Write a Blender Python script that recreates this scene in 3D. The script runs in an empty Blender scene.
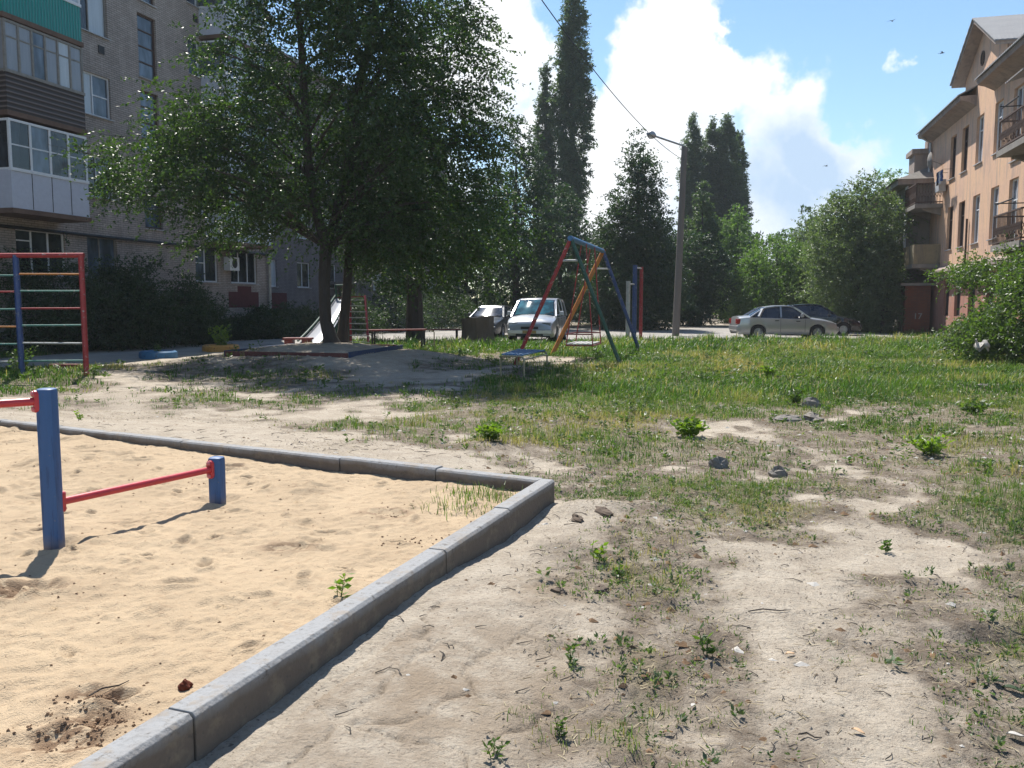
import bpy, math, random
import numpy as np
from mathutils import Vector, Matrix
R = math.radians
rng = np.random.default_rng(7)
random.seed(5)
sc = bpy.context.scene
COL = sc.collection

# ------------------------------------------------------------------ camera
F = 850.0; HOR = 303.0; CAMZ = 1.55
PITCH = math.atan((384 - HOR) / F)
cd = bpy.data.cameras.new('camera'); cam = bpy.data.objects.new('camera', cd); COL.objects.link(cam)
cd.sensor_width = 36; cd.lens = F / 1024 * 36; cd.clip_end = 3000; cd.clip_start = .05
cam.location = (0, 0, CAMZ); cam.rotation_euler = (math.pi / 2 - PITCH, 0, 0)
sc.camera = cam
cp, sp = math.cos(PITCH), math.sin(PITCH)
def ray(px, py):
    cx = (px - 512) / F; cy = -(py - 384) / F
    return Vector((cx, cp + cy * sp, -sp + cy * cp))
def P(px, py, z=0.):                      # ground point under a pixel
    d = ray(px, py); t = (z - CAMZ) / d.z
    return Vector((d.x * t, d.y * t, z))
def at(px, py, Y):                        # point at distance Y
    d = ray(px, py); t = Y / d.y
    return Vector((d.x * t, Y, CAMZ + d.z * t))
def proj(x, y, z):                        # arrays -> pixel
    z = z - CAMZ
    dep = y * cp - z * sp; up = y * sp + z * cp
    dep = np.where(dep < .05, .05, dep)
    return 512 + F * x / dep, 384 - F * up / dep

# ------------------------------------------------------------------ noise
def hash2(ix, iy, s):
    h = (ix.astype(np.int64) * 374761393 + iy.astype(np.int64) * 668265263 + s * 1442695041) & 0xffffffff
    h = ((h ^ (h >> 13)) * 1274126177) & 0xffffffff
    return ((h ^ (h >> 16)) & 0xffff) / 65535.
def vn(x, y, s=0):
    ix = np.floor(x); iy = np.floor(y); fx = x - ix; fy = y - iy
    fx = fx * fx * (3 - 2 * fx); fy = fy * fy * (3 - 2 * fy)
    a = hash2(ix, iy, s); b = hash2(ix + 1, iy, s); c = hash2(ix, iy + 1, s); d = hash2(ix + 1, iy + 1, s)
    return (a * (1 - fx) + b * fx) * (1 - fy) + (c * (1 - fx) + d * fx) * fy
def fbm(x, y, f=1., o=4, s=0):
    r = 0; a = .5; t = 0
    for i in range(o):
        r = r + a * vn(x * f + 13.7 * i, y * f - 7.1 * i, s + i); t += a; a *= .5; f *= 2.03
    return r / t
def sstep(a, b, x):
    t = np.clip((x - a) / (b - a), 0, 1); return t * t * (3 - 2 * t)

# ------------------------------------------------------------------ objects
def prop(o, label=None, cat=None, group=None, kind=None):
    if label: o['label'] = label
    if cat: o['category'] = cat
    if group: o['group'] = group
    if kind: o['kind'] = kind
    return o
def thing(name, label, cat, loc=(0, 0, 0), rz=0, group=None):
    o = bpy.data.objects.new(name, None); COL.objects.link(o)
    o.location = loc; o.rotation_euler = (0, 0, rz); o.empty_display_size = .2
    return prop(o, label, cat, group)
class MB:
    def __init__(s): s.v = []; s.f = []
    def add(s, vs, fs):
        n = len(s.v); s.v += [tuple(v) for v in vs]; s.f += [tuple(i + n for i in f) for f in fs]; return s
    def box(s, c, d, m=None, tw=1., tl=1.):
        x, y, z = d[0] / 2, d[1] / 2, d[2] / 2
        vs = [Vector(p) for p in [(-x, -y, -z), (x, -y, -z), (x, y, -z), (-x, y, -z), (-x * tw, -y * tl, z), (x * tw, -y * tl, z), (x * tw, y * tl, z), (-x * tw, y * tl, z)]]
        if m is not None: vs = [m @ v for v in vs]
        vs = [v + Vector(c) for v in vs]
        return s.add(vs, [(0, 3, 2, 1), (4, 5, 6, 7), (0, 1, 5, 4), (1, 2, 6, 5), (2, 3, 7, 6), (3, 0, 4, 7)])
    def hexa(s, vs):
        return s.add(vs, [(0, 3, 2, 1), (4, 5, 6, 7), (0, 1, 5, 4), (1, 2, 6, 5), (2, 3, 7, 6), (3, 0, 4, 7)])
    def tube(s, pts, r, n=8, cap=True):
        pts = [Vector(p) for p in pts]
        rs = r if isinstance(r, (list, tuple)) else [r] * len(pts)
        n0 = len(s.v); up = None
        for i, p in enumerate(pts):
            d = (pts[min(i + 1, len(pts) - 1)] - pts[max(i - 1, 0)]).normalized()
            if up is None: up = Vector((0, 0, 1)) if abs(d.z) < .9 else Vector((0, 1, 0))
            a = d.cross(up).normalized(); b = a.cross(d).normalized(); up = b
            for k in range(n):
                t = 2 * math.pi * k / n
                s.v.append(tuple(p + (a * math.cos(t) + b * math.sin(t)) * rs[i]))
        for i in range(len(pts) - 1):
            for k in range(n):
                k2 = (k + 1) % n
                s.f.append((n0 + i * n + k, n0 + i * n + k2, n0 + (i + 1) * n + k2, n0 + (i + 1) * n + k))
        if cap:
            s.f.append(tuple(n0 + k for k in range(n))[::-1]); s.f.append(tuple(n0 + (len(pts) - 1) * n + k for k in range(n)))
        return s
    def bar(s, a, b, w, h=None, twist=0):          # rectangular bar
        a = Vector(a); b = Vector(b); h = h or w; d = (b - a)
        q = d.normalized()
        up = Vector((0, 0, 1)) if abs(q.z) < .95 else Vector((math.sin(twist), math.cos(twist), 0))
        x = q.cross(up).normalized(); z = x.cross(q).normalized()
        vs = []
        for p in (a, b):
            for sx, sz in ((-1, -1), (1, -1), (1, 1), (-1, 1)): vs.append(p + x * sx * w / 2 + z * sz * h / 2)
        return s.add(vs, [(0, 1, 2, 3), (7, 6, 5, 4), (0, 4, 5, 1), (1, 5, 6, 2), (2, 6, 7, 3), (3, 7, 4, 0)])
    def lathe(s, prof, c=(0, 0, 0), n=20, axis='z', m=None):
        n0 = len(s.v)
        for (r, z) in prof:
            for k in range(n):
                t = 2 * math.pi * k / n
                v = Vector((r * math.cos(t), r * math.sin(t), z))
                if axis == 'x': v = Vector((v.z, v.x, v.y))
                if axis == 'y': v = Vector((v.x, v.z, v.y))
                if m is not None: v = m @ v
                s.v.append(tuple(v + Vector(c)))
        for i in range(len(prof) - 1):
            for k in range(n):
                k2 = (k + 1) % n
                s.f.append((n0 + i * n + k, n0 + i * n + k2, n0 + (i + 1) * n + k2, n0 + (i + 1) * n + k))
        return s
    def prism(s, poly, a, b):                       # poly: list of vec; extrude by vector b-a
        n = len(poly); o = Vector(b) - Vector(a)
        vs = [Vector(p) + Vector(a) for p in poly] + [Vector(p) + Vector(a) + o for p in poly]
        return s.add(vs, [tuple(range(n))[::-1], tuple(range(n, 2 * n))] + [(i, (i + 1) % n, n + (i + 1) % n, n + i) for i in range(n)])
    def build(s, name, mat, parent=None, smooth=False, bevel=0, label=None, recalc=True):
        me = bpy.data.meshes.new(name); me.from_pydata(s.v, [], s.f)
        if recalc:
            import bmesh
            bm = bmesh.new(); bm.from_mesh(me); bmesh.ops.recalc_face_normals(bm, faces=bm.faces); bm.to_mesh(me); bm.free()
        me.materials.append(mat)
        if smooth:
            me.polygons.foreach_set('use_smooth', [True] * len(me.polygons))
            if smooth != 'all': me.set_sharp_from_angle(angle=R(38))
        o = bpy.data.objects.new(name, me); COL.objects.link(o)
        if bevel:
            b = o.modifiers.new('b', 'BEVEL'); b.width = bevel; b.segments = 2; b.limit_method = 'ANGLE'; b.angle_limit = R(40)
        if parent: o.parent = parent
        if label: o['label'] = label
        return o
def npmesh(name, V, Fc, mat, parent=None, smooth=False, attrs=None):
    """V (n,3), Fc (m,k)"""
    me = bpy.data.meshes.new(name); k = Fc.shape[1]
    me.vertices.add(len(V)); me.vertices.foreach_set('co', np.ascontiguousarray(V, dtype=np.float32).ravel())
    me.loops.add(Fc.size); me.loops.foreach_set('vertex_index', np.ascontiguousarray(Fc, dtype=np.int32).ravel())
    me.polygons.add(len(Fc)); me.polygons.foreach_set('loop_start', np.arange(0, Fc.size, k, dtype=np.int32))
    me.polygons.foreach_set('use_smooth', np.full(len(Fc), bool(smooth)))
    me.update(calc_edges=True)
    for an, av in (attrs or {}).items():
        a = me.attributes.new(an, 'FLOAT', 'POINT'); a.data.foreach_set('value', np.ascontiguousarray(av, dtype=np.float32))
    me.materials.append(mat)
    o = bpy.data.objects.new(name, me); COL.objects.link(o)
    if parent: o.parent = parent
    return o
def copy_tree(o, parent=None):
    c = o.copy(); COL.objects.link(c)
    if parent: c.parent = parent
    for ch in list(o.children): copy_tree(ch, c)
    return c

# ------------------------------------------------------------------ materials
class NT:
    def __init__(s, name):
        s.m = bpy.data.materials.new(name); s.m.use_nodes = True; s.t = s.m.node_tree; s.t.nodes.clear()
        s.out = s.n('ShaderNodeOutputMaterial')
    def n(s, typ, **kw):
        nd = s.t.nodes.new(typ)
        for k, v in kw.items(): setattr(nd, k, v)
        return nd
    def l(s, a, b): s.t.links.new(a, b)
    def set(s, sock, v):
        if hasattr(v, 'is_output') or isinstance(v, bpy.types.NodeSocket): s.l(v, sock)
        else: sock.default_value = (*v, 1) if isinstance(v, tuple) and len(v) == 3 and sock.type == 'RGBA' else v
    def coord(s, kind='Object'):
        return s.n('ShaderNodeTexCoord').outputs[kind]
    def mapping(s, vec, scale=(1, 1, 1), loc=(0, 0, 0), rot=(0, 0, 0)):
        m = s.n('ShaderNodeMapping'); s.l(vec, m.inputs['Vector']); m.inputs['Scale'].default_value = scale; m.inputs['Location'].default_value = loc; m.inputs['Rotation'].default_value = rot
        return m.outputs[0]
    def noise(s, vec, scale, detail=4, rough=.55, out='Fac', dist=0):
        n = s.n('ShaderNodeTexNoise'); s.l(vec, n.inputs['Vector']); n.inputs['Scale'].default_value = scale; n.inputs['Detail'].default_value = detail; n.inputs['Roughness'].default_value = rough; n.inputs['Distortion'].default_value = dist
        return n.outputs[out]
    def ramp(s, fac, stops):
        r = s.n('ShaderNodeValToRGB'); s.l(fac, r.inputs[0]); e = r.color_ramp.elements
        while len(e) < len(stops): e.new(.5)
        for i, (p, c) in enumerate(stops):
            e[i].position = p; e[i].color = (*c, 1) if isinstance(c, tuple) else (c, c, c, 1)
        return r.outputs[0]
    def mix(s, fac, a, b, typ='MIX'):
        m = s.n('ShaderNodeMix', data_type='RGBA', blend_type=typ)
        s.set(m.inputs[0], fac); s.set(m.inputs[6], a); s.set(m.inputs[7], b)
        return m.outputs[2]
    def math(s, op, a, b=0., c=0.):
        m = s.n('ShaderNodeMath', operation=op); s.set(m.inputs[0], a); s.set(m.inputs[1], b); s.set(m.inputs[2], c); return m.outputs[0]
    def attr(s, name):
        return s.n('ShaderNodeAttribute', attribute_name=name).outputs['Fac']
    def bump(s, h, strength=.5, dist=.02):
        b = s.n('ShaderNodeBump'); s.l(h, b.inputs['Height']); b.inputs['Strength'].default_value = strength; b.inputs['Distance'].default_value = dist; return b.outputs[0]
    def bsdf(s, color, rough=.8, metal=0., normal=None, spec=.5, **kw):
        p = s.n('ShaderNodeBsdfPrincipled'); s.set(p.inputs['Base Color'], color); s.set(p.inputs['Roughness'], rough); s.set(p.inputs['Metallic'], metal)
        p.inputs['Specular IOR Level'].default_value = spec
        if normal: s.l(normal, p.inputs['Normal'])
        for k, v in kw.items(): s.set(p.inputs[k], v)
        return p.outputs[0]
    def done(s, sh): s.l(sh, s.out.inputs['Surface']); return s.m

def m_paint(name, col, rough=.45, wear=.25, chip=None, metal=0., scale=9.):
    t = NT(name); v = t.coord()
    a = t.noise(v, scale, 5, .6); b = t.noise(v, scale * 4, 3, .6)
    c = t.mix(t.ramp(a, [(.35, 0.), (.75, 1.)]), tuple(x * (1 + wear * .35) for x in col), tuple(x * (1 - wear) for x in col))
    if chip:
        k = t.ramp(t.noise(v, scale * 1.3, 6, .7), [(.60, 0.), (.63, 1.)])
        c = t.mix(k, c, chip)
    r = t.math('MULTIPLY_ADD', b, .25, rough - .1)
    return t.done(t.bsdf(c, r, metal, t.bump(b, .15, .003)))
def m_leaf(name, c1, c2, trans=.35, rough=.42, tcol=None, spec=.5):
    t = NT(name)
    k = t.attr('tint')
    c = t.mix(k, c1, c2)
    tc = t.mix(k, tuple(min(1, x * y) for x, y in zip(c1, (2.2, 2.6, .9))), tuple(min(1, x * y) for x, y in zip(c2, (2.2, 2.4, .8)))) if tcol is None else tcol
    p = t.bsdf(c, rough, 0, spec=spec)
    tr = t.n('ShaderNodeBsdfTranslucent'); t.set(tr.inputs['Color'], tc)
    mx = t.n('ShaderNodeMixShader'); mx.inputs[0].default_value = trans; t.l(p, mx.inputs[1]); t.l(tr.outputs[0], mx.inputs[2])
    return t.done(mx.outputs[0])
def m_bark(name, col):
    t = NT(name); v = t.coord()
    w = t.noise(t.mapping(v, (6, 6, 1.2)), 3., 6, .65, dist=.5)
    c = t.mix(w, tuple(x * .45 for x in col), tuple(x * 1.5 for x in col))
    return t.done(t.bsdf(c, .9, 0, t.bump(w, .9, .03)))
def m_glass(name, base, rough=.06, curtain=False):
    t = NT(name); v = t.coord()
    a = t.noise(t.mapping(v, (1, 1, .35)), 2.2, 3, .5)
    if curtain:
        f = t.noise(t.mapping(v, (9, 9, .3)), 2.5, 2, .5)
        c = t.mix(f, tuple(x * .65 for x in base), base)
    else:
        c = t.mix(t.ramp(a, [(.4, 0.), (.7, 1.)]), tuple(x * .4 for x in base), tuple(x * 1.7 for x in base))
    return t.done(t.bsdf(c, rough, 0, t.bump(a, .05, .01), spec=.7))

M = {}
M['red'] = m_paint('paint_red', (0.302, 0.025, 0.029), chip=(0.324, 0.288, 0.259)); M['red_dark'] = m_paint('paint_dark_red', (0.158, 0.022, 0.018), chip=(0.086, 0.058, 0.043), rough=.6)
M['red_rail'] = m_paint('paint_red_rail', (0.446, 0.032, 0.043), rough=.35, wear=.12); M['pink'] = m_paint('pink_cap', (0.518, 0.158, 0.180), rough=.4, wear=.1)
M['blue'] = m_paint('paint_blue', (0.025, 0.061, 0.187), chip=(0.216, 0.230, 0.245)); M['blue_beam'] = m_paint('paint_blue_beam', (0.036, 0.144, 0.302), rough=.5)
M['green'] = m_paint('paint_green', (0.014, 0.072, 0.050), rough=.5, chip=(0.144, 0.180, 0.144)); M['orange'] = m_paint('paint_orange', (0.446, 0.166, 0.029), chip=(0.180, 0.101, 0.058), rough=.55)
M['white'] = m_paint('paint_white', (0.446, 0.446, 0.432), chip=(0.216, 0.202, 0.180)); M['green_rung'] = m_paint('paint_green_rung', (0.072, 0.216, 0.180), chip=(0.360, 0.360, 0.346))
M['cream_frame'] = m_paint('rusty_cream', (0.302, 0.259, 0.158), chip=(0.115, 0.065, 0.036)); M['steel'] = m_paint('steel', (0.360, 0.360, 0.360), rough=.4, metal=.7)
M['winwhite'] = m_paint('window_white', (.70, .71, .73), rough=.4, wear=.1); M['winwood'] = m_paint('window_wood', (0.238, 0.223, 0.202), rough=.7)
M['brownframe'] = m_paint('brown_frame', (0.072, 0.040, 0.029), rough=.7); M['sill'] = m_paint('sill_metal', (0.396, 0.403, 0.418), rough=.4)
M['glass'] = m_glass('glass_dark', (.028, .035, .042)); M['glass2'] = m_glass('glass_curtain', (.55, .60, .64), .12, True)
M['glass3'] = m_glass('glass_blue', (.09, .12, .16), .08)
M['panelwhite'] = m_paint('balcony_white_panel', (.50, .52, .60), rough=.5, wear=.08); M['teal'] = m_paint('balcony_teal', (.008, .27, .24), rough=.5, wear=.15)
M['slab'] = m_paint('concrete_slab', (.22, .20, .18), rough=.9, scale=3); M['slab_rust'] = m_paint('stained_slab', (.15, .095, .07), rough=.95, scale=3)
M['dark'] = m_paint('dark_metal', (.02, .02, .022), rough=.6); M['rubber'] = m_paint('rubber', (.018, .018, .018), rough=.8)
M['bark'] = m_bark('bark_dark', (.055, .045, .038)); M['bark_l'] = m_bark('bark_grey', (.12, .10, .085))
# ------------------------------------------------------------------ light and sky
SAZ, SEL = R(-19), R(56)          # sun is ahead of the camera, a little to the left
sd = Vector((math.sin(SAZ) * math.cos(SEL), math.cos(SAZ) * math.cos(SEL), math.sin(SEL)))
ld = bpy.data.lights.new('sun', 'SUN'); ld.energy = 5.0; ld.angle = R(.5); ld.color = (1, .95, .87)
lo = bpy.data.objects.new('sun', ld); COL.objects.link(lo); lo.rotation_euler = (-sd).to_track_quat('-Z', 'Y').to_euler(); lo.location = (0, 0, 40)
w = bpy.data.worlds.new('World'); sc.world = w; w.use_nodes = True
wt = w.node_tree; wt.nodes.clear()
def wn(t, **k):
    n = wt.nodes.new(t)
    for a, b in k.items(): setattr(n, a, b)
    return n
def wl(a, b): wt.links.new(a, b)
def wm(op, a, b=0., c=0., clamp=False):
    n = wn('ShaderNodeMath', operation=op); n.use_clamp = clamp
    for i, v in enumerate((a, b, c)):
        if isinstance(v, bpy.types.NodeSocket): wl(v, n.inputs[i])
        else: n.inputs[i].default_value = v
    return n.outputs[0]
sky = wn('ShaderNodeTexSky', sky_type='NISHITA'); sky.sun_disc = False; sky.sun_elevation = SEL; sky.sun_rotation = SAZ % (2 * math.pi)
sky.air_density = 1.1; sky.dust_density = .12; sky.ozone_density = 1.6; sky.altitude = 100
tcw = wn('ShaderNodeTexCoord').outputs['Generated']
def wnoise(scale, det, rough, loc=(0, 0, 0), sc3=(1, 1, 1)):
    mp = wn('ShaderNodeMapping'); wl(tcw, mp.inputs[0]); mp.inputs['Location'].default_value = loc; mp.inputs['Scale'].default_value = sc3
    n = wn('ShaderNodeTexNoise'); wl(mp.outputs[0], n.inputs['Vector']); n.inputs['Scale'].default_value = scale; n.inputs['Detail'].default_value = det; n.inputs['Roughness'].default_value = rough
    return n.outputs['Fac']
_wn = wn('ShaderNodeTexNoise'); wl(tcw, _wn.inputs['Vector']); _wn.inputs['Scale'].default_value = 11.; _wn.inputs['Detail'].default_value = 6; _wn.inputs['Roughness'].default_value = .6
_ws = wn('ShaderNodeVectorMath', operation='SUBTRACT'); wl(_wn.outputs['Color'], _ws.inputs[0]); _ws.inputs[1].default_value = (.5, .5, .5)
_wc = wn('ShaderNodeVectorMath', operation='SCALE'); wl(_ws.outputs[0], _wc.inputs[0]); _wc.inputs['Scale'].default_value = .16
_wa = wn('ShaderNodeVectorMath', operation='ADD'); wl(tcw, _wa.inputs[0]); wl(_wc.outputs[0], _wa.inputs[1])
def blobs(lst):
    acc = None
    for (px, py, r, wgt) in lst:
        d = ray(px, py).normalized()
        n = wn('ShaderNodeVectorMath', operation='DISTANCE'); nn = wn('ShaderNodeVectorMath', operation='NORMALIZE'); wl(_wa.outputs[0], nn.inputs[0])
        wl(nn.outputs[0], n.inputs[0]); n.inputs[1].default_value = d
        mr = wn('ShaderNodeMapRange', interpolation_type='SMOOTHSTEP'); wl(n.outputs['Value'], mr.inputs['Value'])
        mr.inputs['From Min'].default_value = 0; mr.inputs['From Max'].default_value = r / F * 1.75
        mr.inputs['To Min'].default_value = wgt; mr.inputs['To Max'].default_value = 0
        acc = mr.outputs[0] if acc is None else wm('MAXIMUM', acc, mr.outputs[0])
    return acc
CL = [(530, 60, 95, 1), (590, 150, 90, 1), (655, 60, 90, 1), (490, 70, 70, 1), (520, 30, 45, .8), (545, 120, 60, 1), (600, 190, 75, 1), (620, 95, 60, 1), (660, 40, 75, 1), (700, 90, 70, 1), (740, 115, 60, .9),
      (680, 160, 80, 1), (790, 118, 52, 1), (835, 140, 42, 1), (780, 170, 55, .85), (750, 215, 60, .9), (830, 205, 45, .8), (730, 260, 70, .9), (640, 240, 90, .9), (695, 15, 40, .9),
      (880, 185, 34, .7), (893, 140, 22, .52), (914, 69, 13, .52), (905, 128, 26, .5), (430, 60, 60, .8), (400, 200, 120, .8), (880, 260, 80, .6), (850, 165, 30, .9)]
HOLE = [(572, 25, 34, .6), (578, 60, 24, .45), (620, 5, 20, .3), (700, 200, 18, .1), (590, 115, 12, .2), (740, 30, 22, .6), (860, 95, 20, .3)]
cov = blobs(CL)
n1 = wnoise(9., 7, .62, (3.1, 1.2, .4)); n2 = wnoise(26., 5, .6, (.1, 5.2, 2.4))
nz = wm('ADD', wm('MULTIPLY', wm('SUBTRACT', n1, .5), 1.9), wm('MULTIPLY', wm('SUBTRACT', n2, .5), .75))
far = wnoise(2.6, 6, .6, (7, 3, 1), (1, 1, 2.2))
# outside the photographed part of the sky, broken cumulus
out = blobs([(620, 150, 560, 1.)])
gen = wm('MULTIPLY', wm('SUBTRACT', 1., out), wm('MULTIPLY', far, .75))
c0 = wm('SUBTRACT', wm('ADD', wm('ADD', cov, gen), wm('MULTIPLY', nz, wm('ADD', .18, wm('MULTIPLY', cov, .75)))), blobs(HOLE))
mr = wn('ShaderNodeMapRange', interpolation_type='SMOOTHSTEP'); wl(c0, mr.inputs['Value']); mr.inputs['From Min'].default_value = .36; mr.inputs['From Max'].default_value = .80
alpha = mr.outputs[0]
# cloud brightness : white rims, blue-grey bellies
belly = blobs([(815, 165, 52, .95), (775, 195, 50, .8), (735, 185, 40, .5), (850, 205, 30, .3), (640, 80, 30, .25), (700, 120, 25, .3), (525, 95, 30, .3), (700, 235, 60, .45), (790, 240, 45, .5)])
sh = wm('ADD', wm('MULTIPLY', belly, wm('ADD', .75, wm('MULTIPLY', n1, .9))), wm('MULTIPLY', wm('SUBTRACT', n2, .5), .5), clamp=True)
ccol = wn('ShaderNodeMix', data_type='RGBA'); wl(sh, ccol.inputs[0]); ccol.inputs[6].default_value = (6.9, 7.0, 7.15, 1); ccol.inputs[7].default_value = (3.3, 4.3, 5.6, 1)
mixc = wn('ShaderNodeMix', data_type='RGBA'); wl(alpha, mixc.inputs[0]); skm = wn('ShaderNodeMix', data_type='RGBA', blend_type='MULTIPLY'); skm.inputs[0].default_value = 1; wl(sky.outputs[0], skm.inputs[6]); skm.inputs[7].default_value = (.80, .89, .93, 1); wl(skm.outputs[2], mixc.inputs[6]); wl(ccol.outputs[2], mixc.inputs[7])
bg = wn('ShaderNodeBackground'); wl(mixc.outputs[2], bg.inputs[0]); bg.inputs[1].default_value = .105
wo = wn('ShaderNodeOutputWorld'); wl(bg.outputs[0], wo.inputs[0])
w.cycles.sampling_method = 'MANUAL'; w.cycles.sample_map_resolution = 1024
sc.view_settings.view_transform = 'Standard'; sc.view_settings.look = 'None'; sc.view_settings.exposure = .76; sc.view_settings.gamma = 1
sc.cycles.max_bounces = 6; sc.cycles.diffuse_bounces = 3; sc.cycles.glossy_bounces = 3; sc.cycles.transmission_bounces = 4; sc.cycles.transparent_max_bounces = 6
sc.cycles.use_denoising = True; sc.cycles.use_adaptive_sampling = True; sc.cycles.adaptive_threshold = .02
sc.cycles.sample_clamp_indirect = 6

# ------------------------------------------------------------------ the sandbox outline
KZ, SZ = .20, .085
kc = P(548, 479, KZ); kn = P(84, 768, KZ); kf = P(0, 419.5, KZ)
for v in (kc, kn, kf): v.z = 0
dn = (kn - kc).normalized(); df = (kf - kc).normalized()
LN = (kn - kc).length + 3.4; LF = 9.2
kn2 = kc + dn * LN; kf2 = kc + df * LF; kd = kc + dn * LN + df * LF
BOX = [kc, kf2, kd, kn2]
def box_uv(x, y):
    # coordinates along df (u) and dn (v), metres, from the corner
    det = df.x * dn.y - df.y * dn.x
    rx, ry = x - kc.x, y - kc.y
    return (rx * dn.y - ry * dn.x) / det, (df.x * ry - df.y * rx) / det

# mound with board edging round the tree
TB = [P(224.5, 365), P(349, 367.5), P(402.5, 357.5)]
TB.append(TB[0] + TB[2] - TB[1])
TC = sum(TB, Vector()) / 4

# ------------------------------------------------------------------ ground height
VY = [330, 337, 345, 360, 380, 400, 425, 450, 480, 510, 545, 590, 640, 700, 768]
VT = np.array([
 [.0, .0, .0, .7, .6, .1, .2, .8, .8],
 [.0, .0, .0, .8, .8, .5, .6, 1., 1.],
 [.0, .0, .0, .9, .9, .95, 1., 1., 1.],
 [.6, .1, .0, .0, .15, .8, 1., 1., 1.],
 [.9, .10, .25, .0, .35, .85, .9, .95, .95],
 [.12, .02, .25, .12, .75, .85, .70, .8, .9],
 [.02, .02, .0, .22, .68, .62, .12, .25, .62],
 [.0, .0, .0, .10, .5, .52, .12, .14, .38],
 [.0, .0, .0, .0, .5, .54, .30, .15, .36],
 [.0, .0, .0, .0, .0, .05, .60, .38, .65],
 [.0, .0, .0, .0, .0, .10, .02, .16, .45],
 [.0, .0, .0, .0, .0, .34, .0, .12, .30],
 [.0, .0, .0, .0, .0, .42, .0, .14, .42],
 [.0, .0, .0, .0, .08, .52, .04, .0, .38],
 [.0, .0, .0, .0, .18, .50, .10, .0, .30]])
def road_mask(x, y):
    n = (fbm(x, y, .9, 3, 9) - .5) * 1.6
    a = -22.4 + 1.8 + .268 * y
    dA = np.minimum(x - a, a + 3.7 - x)
    near = 34.6 + np.clip(x - 4, 0, 20) * .09 - sstep(4, 1, x) * 1.0
    dB = np.minimum(np.minimum(y - near, 53 - y), 19 - x)
    dB = np.where(x > a, dB, -9)
    return np.maximum(dA, dB) + n * .35
def veg(x, y):
    px, py = proj(x, y, np.zeros_like(x))
    inside = (y > 1.0)
    px = np.clip(px, 0, 1024); py = np.clip(py, 330, 768)
    py = np.where(inside, py, 768)
    yi = np.interp(py, VY, np.arange(len(VY))); xi = px / 128.
    y0 = np.clip(yi.astype(int), 0, len(VY) - 2); x0 = np.clip(xi.astype(int), 0, 7)
    fy = yi - y0; fx = xi - x0
    d = (VT[y0, x0] * (1 - fx) + VT[y0, x0 + 1] * fx) * (1 - fy) + (VT[y0 + 1, x0] * (1 - fx) + VT[y0 + 1, x0 + 1] * fx) * fy
    n = fbm(x, y, .75, 4, 3); n2 = fbm(x, y, 3.1, 3, 21)
    m = np.clip(d * 1.28 + (n - .5) * 2.7 * np.minimum(1, d * 3) * (1.15 - d) + (n2 - .5) * 1.4 * np.minimum(1, d * 3) * (1.1 - d), 0, 1)
    m = np.where(d < .02, 0, m)
    m = m * sstep(.1, -.3, road_mask(x, y))
    u, v = box_uv(x, y)
    ib = (u > -.12) & (v > -.12) & (u < LF) & (v < LN)
    return np.where(ib, 0, m)
CR = P(425, 690); CRS = None
def crust(x, y):
    m = np.exp(-(((x - CR.x) / .75) ** 2 + ((y - CR.y) / .85) ** 2)) * (y > 0)
    q2 = PG0(548, 598); m = np.maximum(m, np.exp(-(((x - q2.x) / .28) ** 2 + ((y - q2.y) / .3) ** 2)) * (y > 0))
    u, v = box_uv(x, y); return np.where(u < -.22, m, 0)
def PG0(px, py): return P(px, py)
def cracks(x, y):
    r = np.random.default_rng(12); S = np.stack([r.uniform(-2.2, 1.6, 120), r.uniform(1.6, 6.2, 120)], 1)
    wx = x + (fbm(x, y, 3., 3, 61) - .5) * .28; wy = y + (fbm(x, y, 3., 3, 62) - .5) * .28
    d1 = np.full(x.shape, 9.); d2 = np.full(x.shape, 9.)
    for a, b in S:
        d = np.hypot(wx - a, wy - b); nn_ = np.minimum(d1, d); d2 = np.where(d < d1, d1, np.minimum(d2, d)); d1 = nn_
    return d2 - d1
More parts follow.
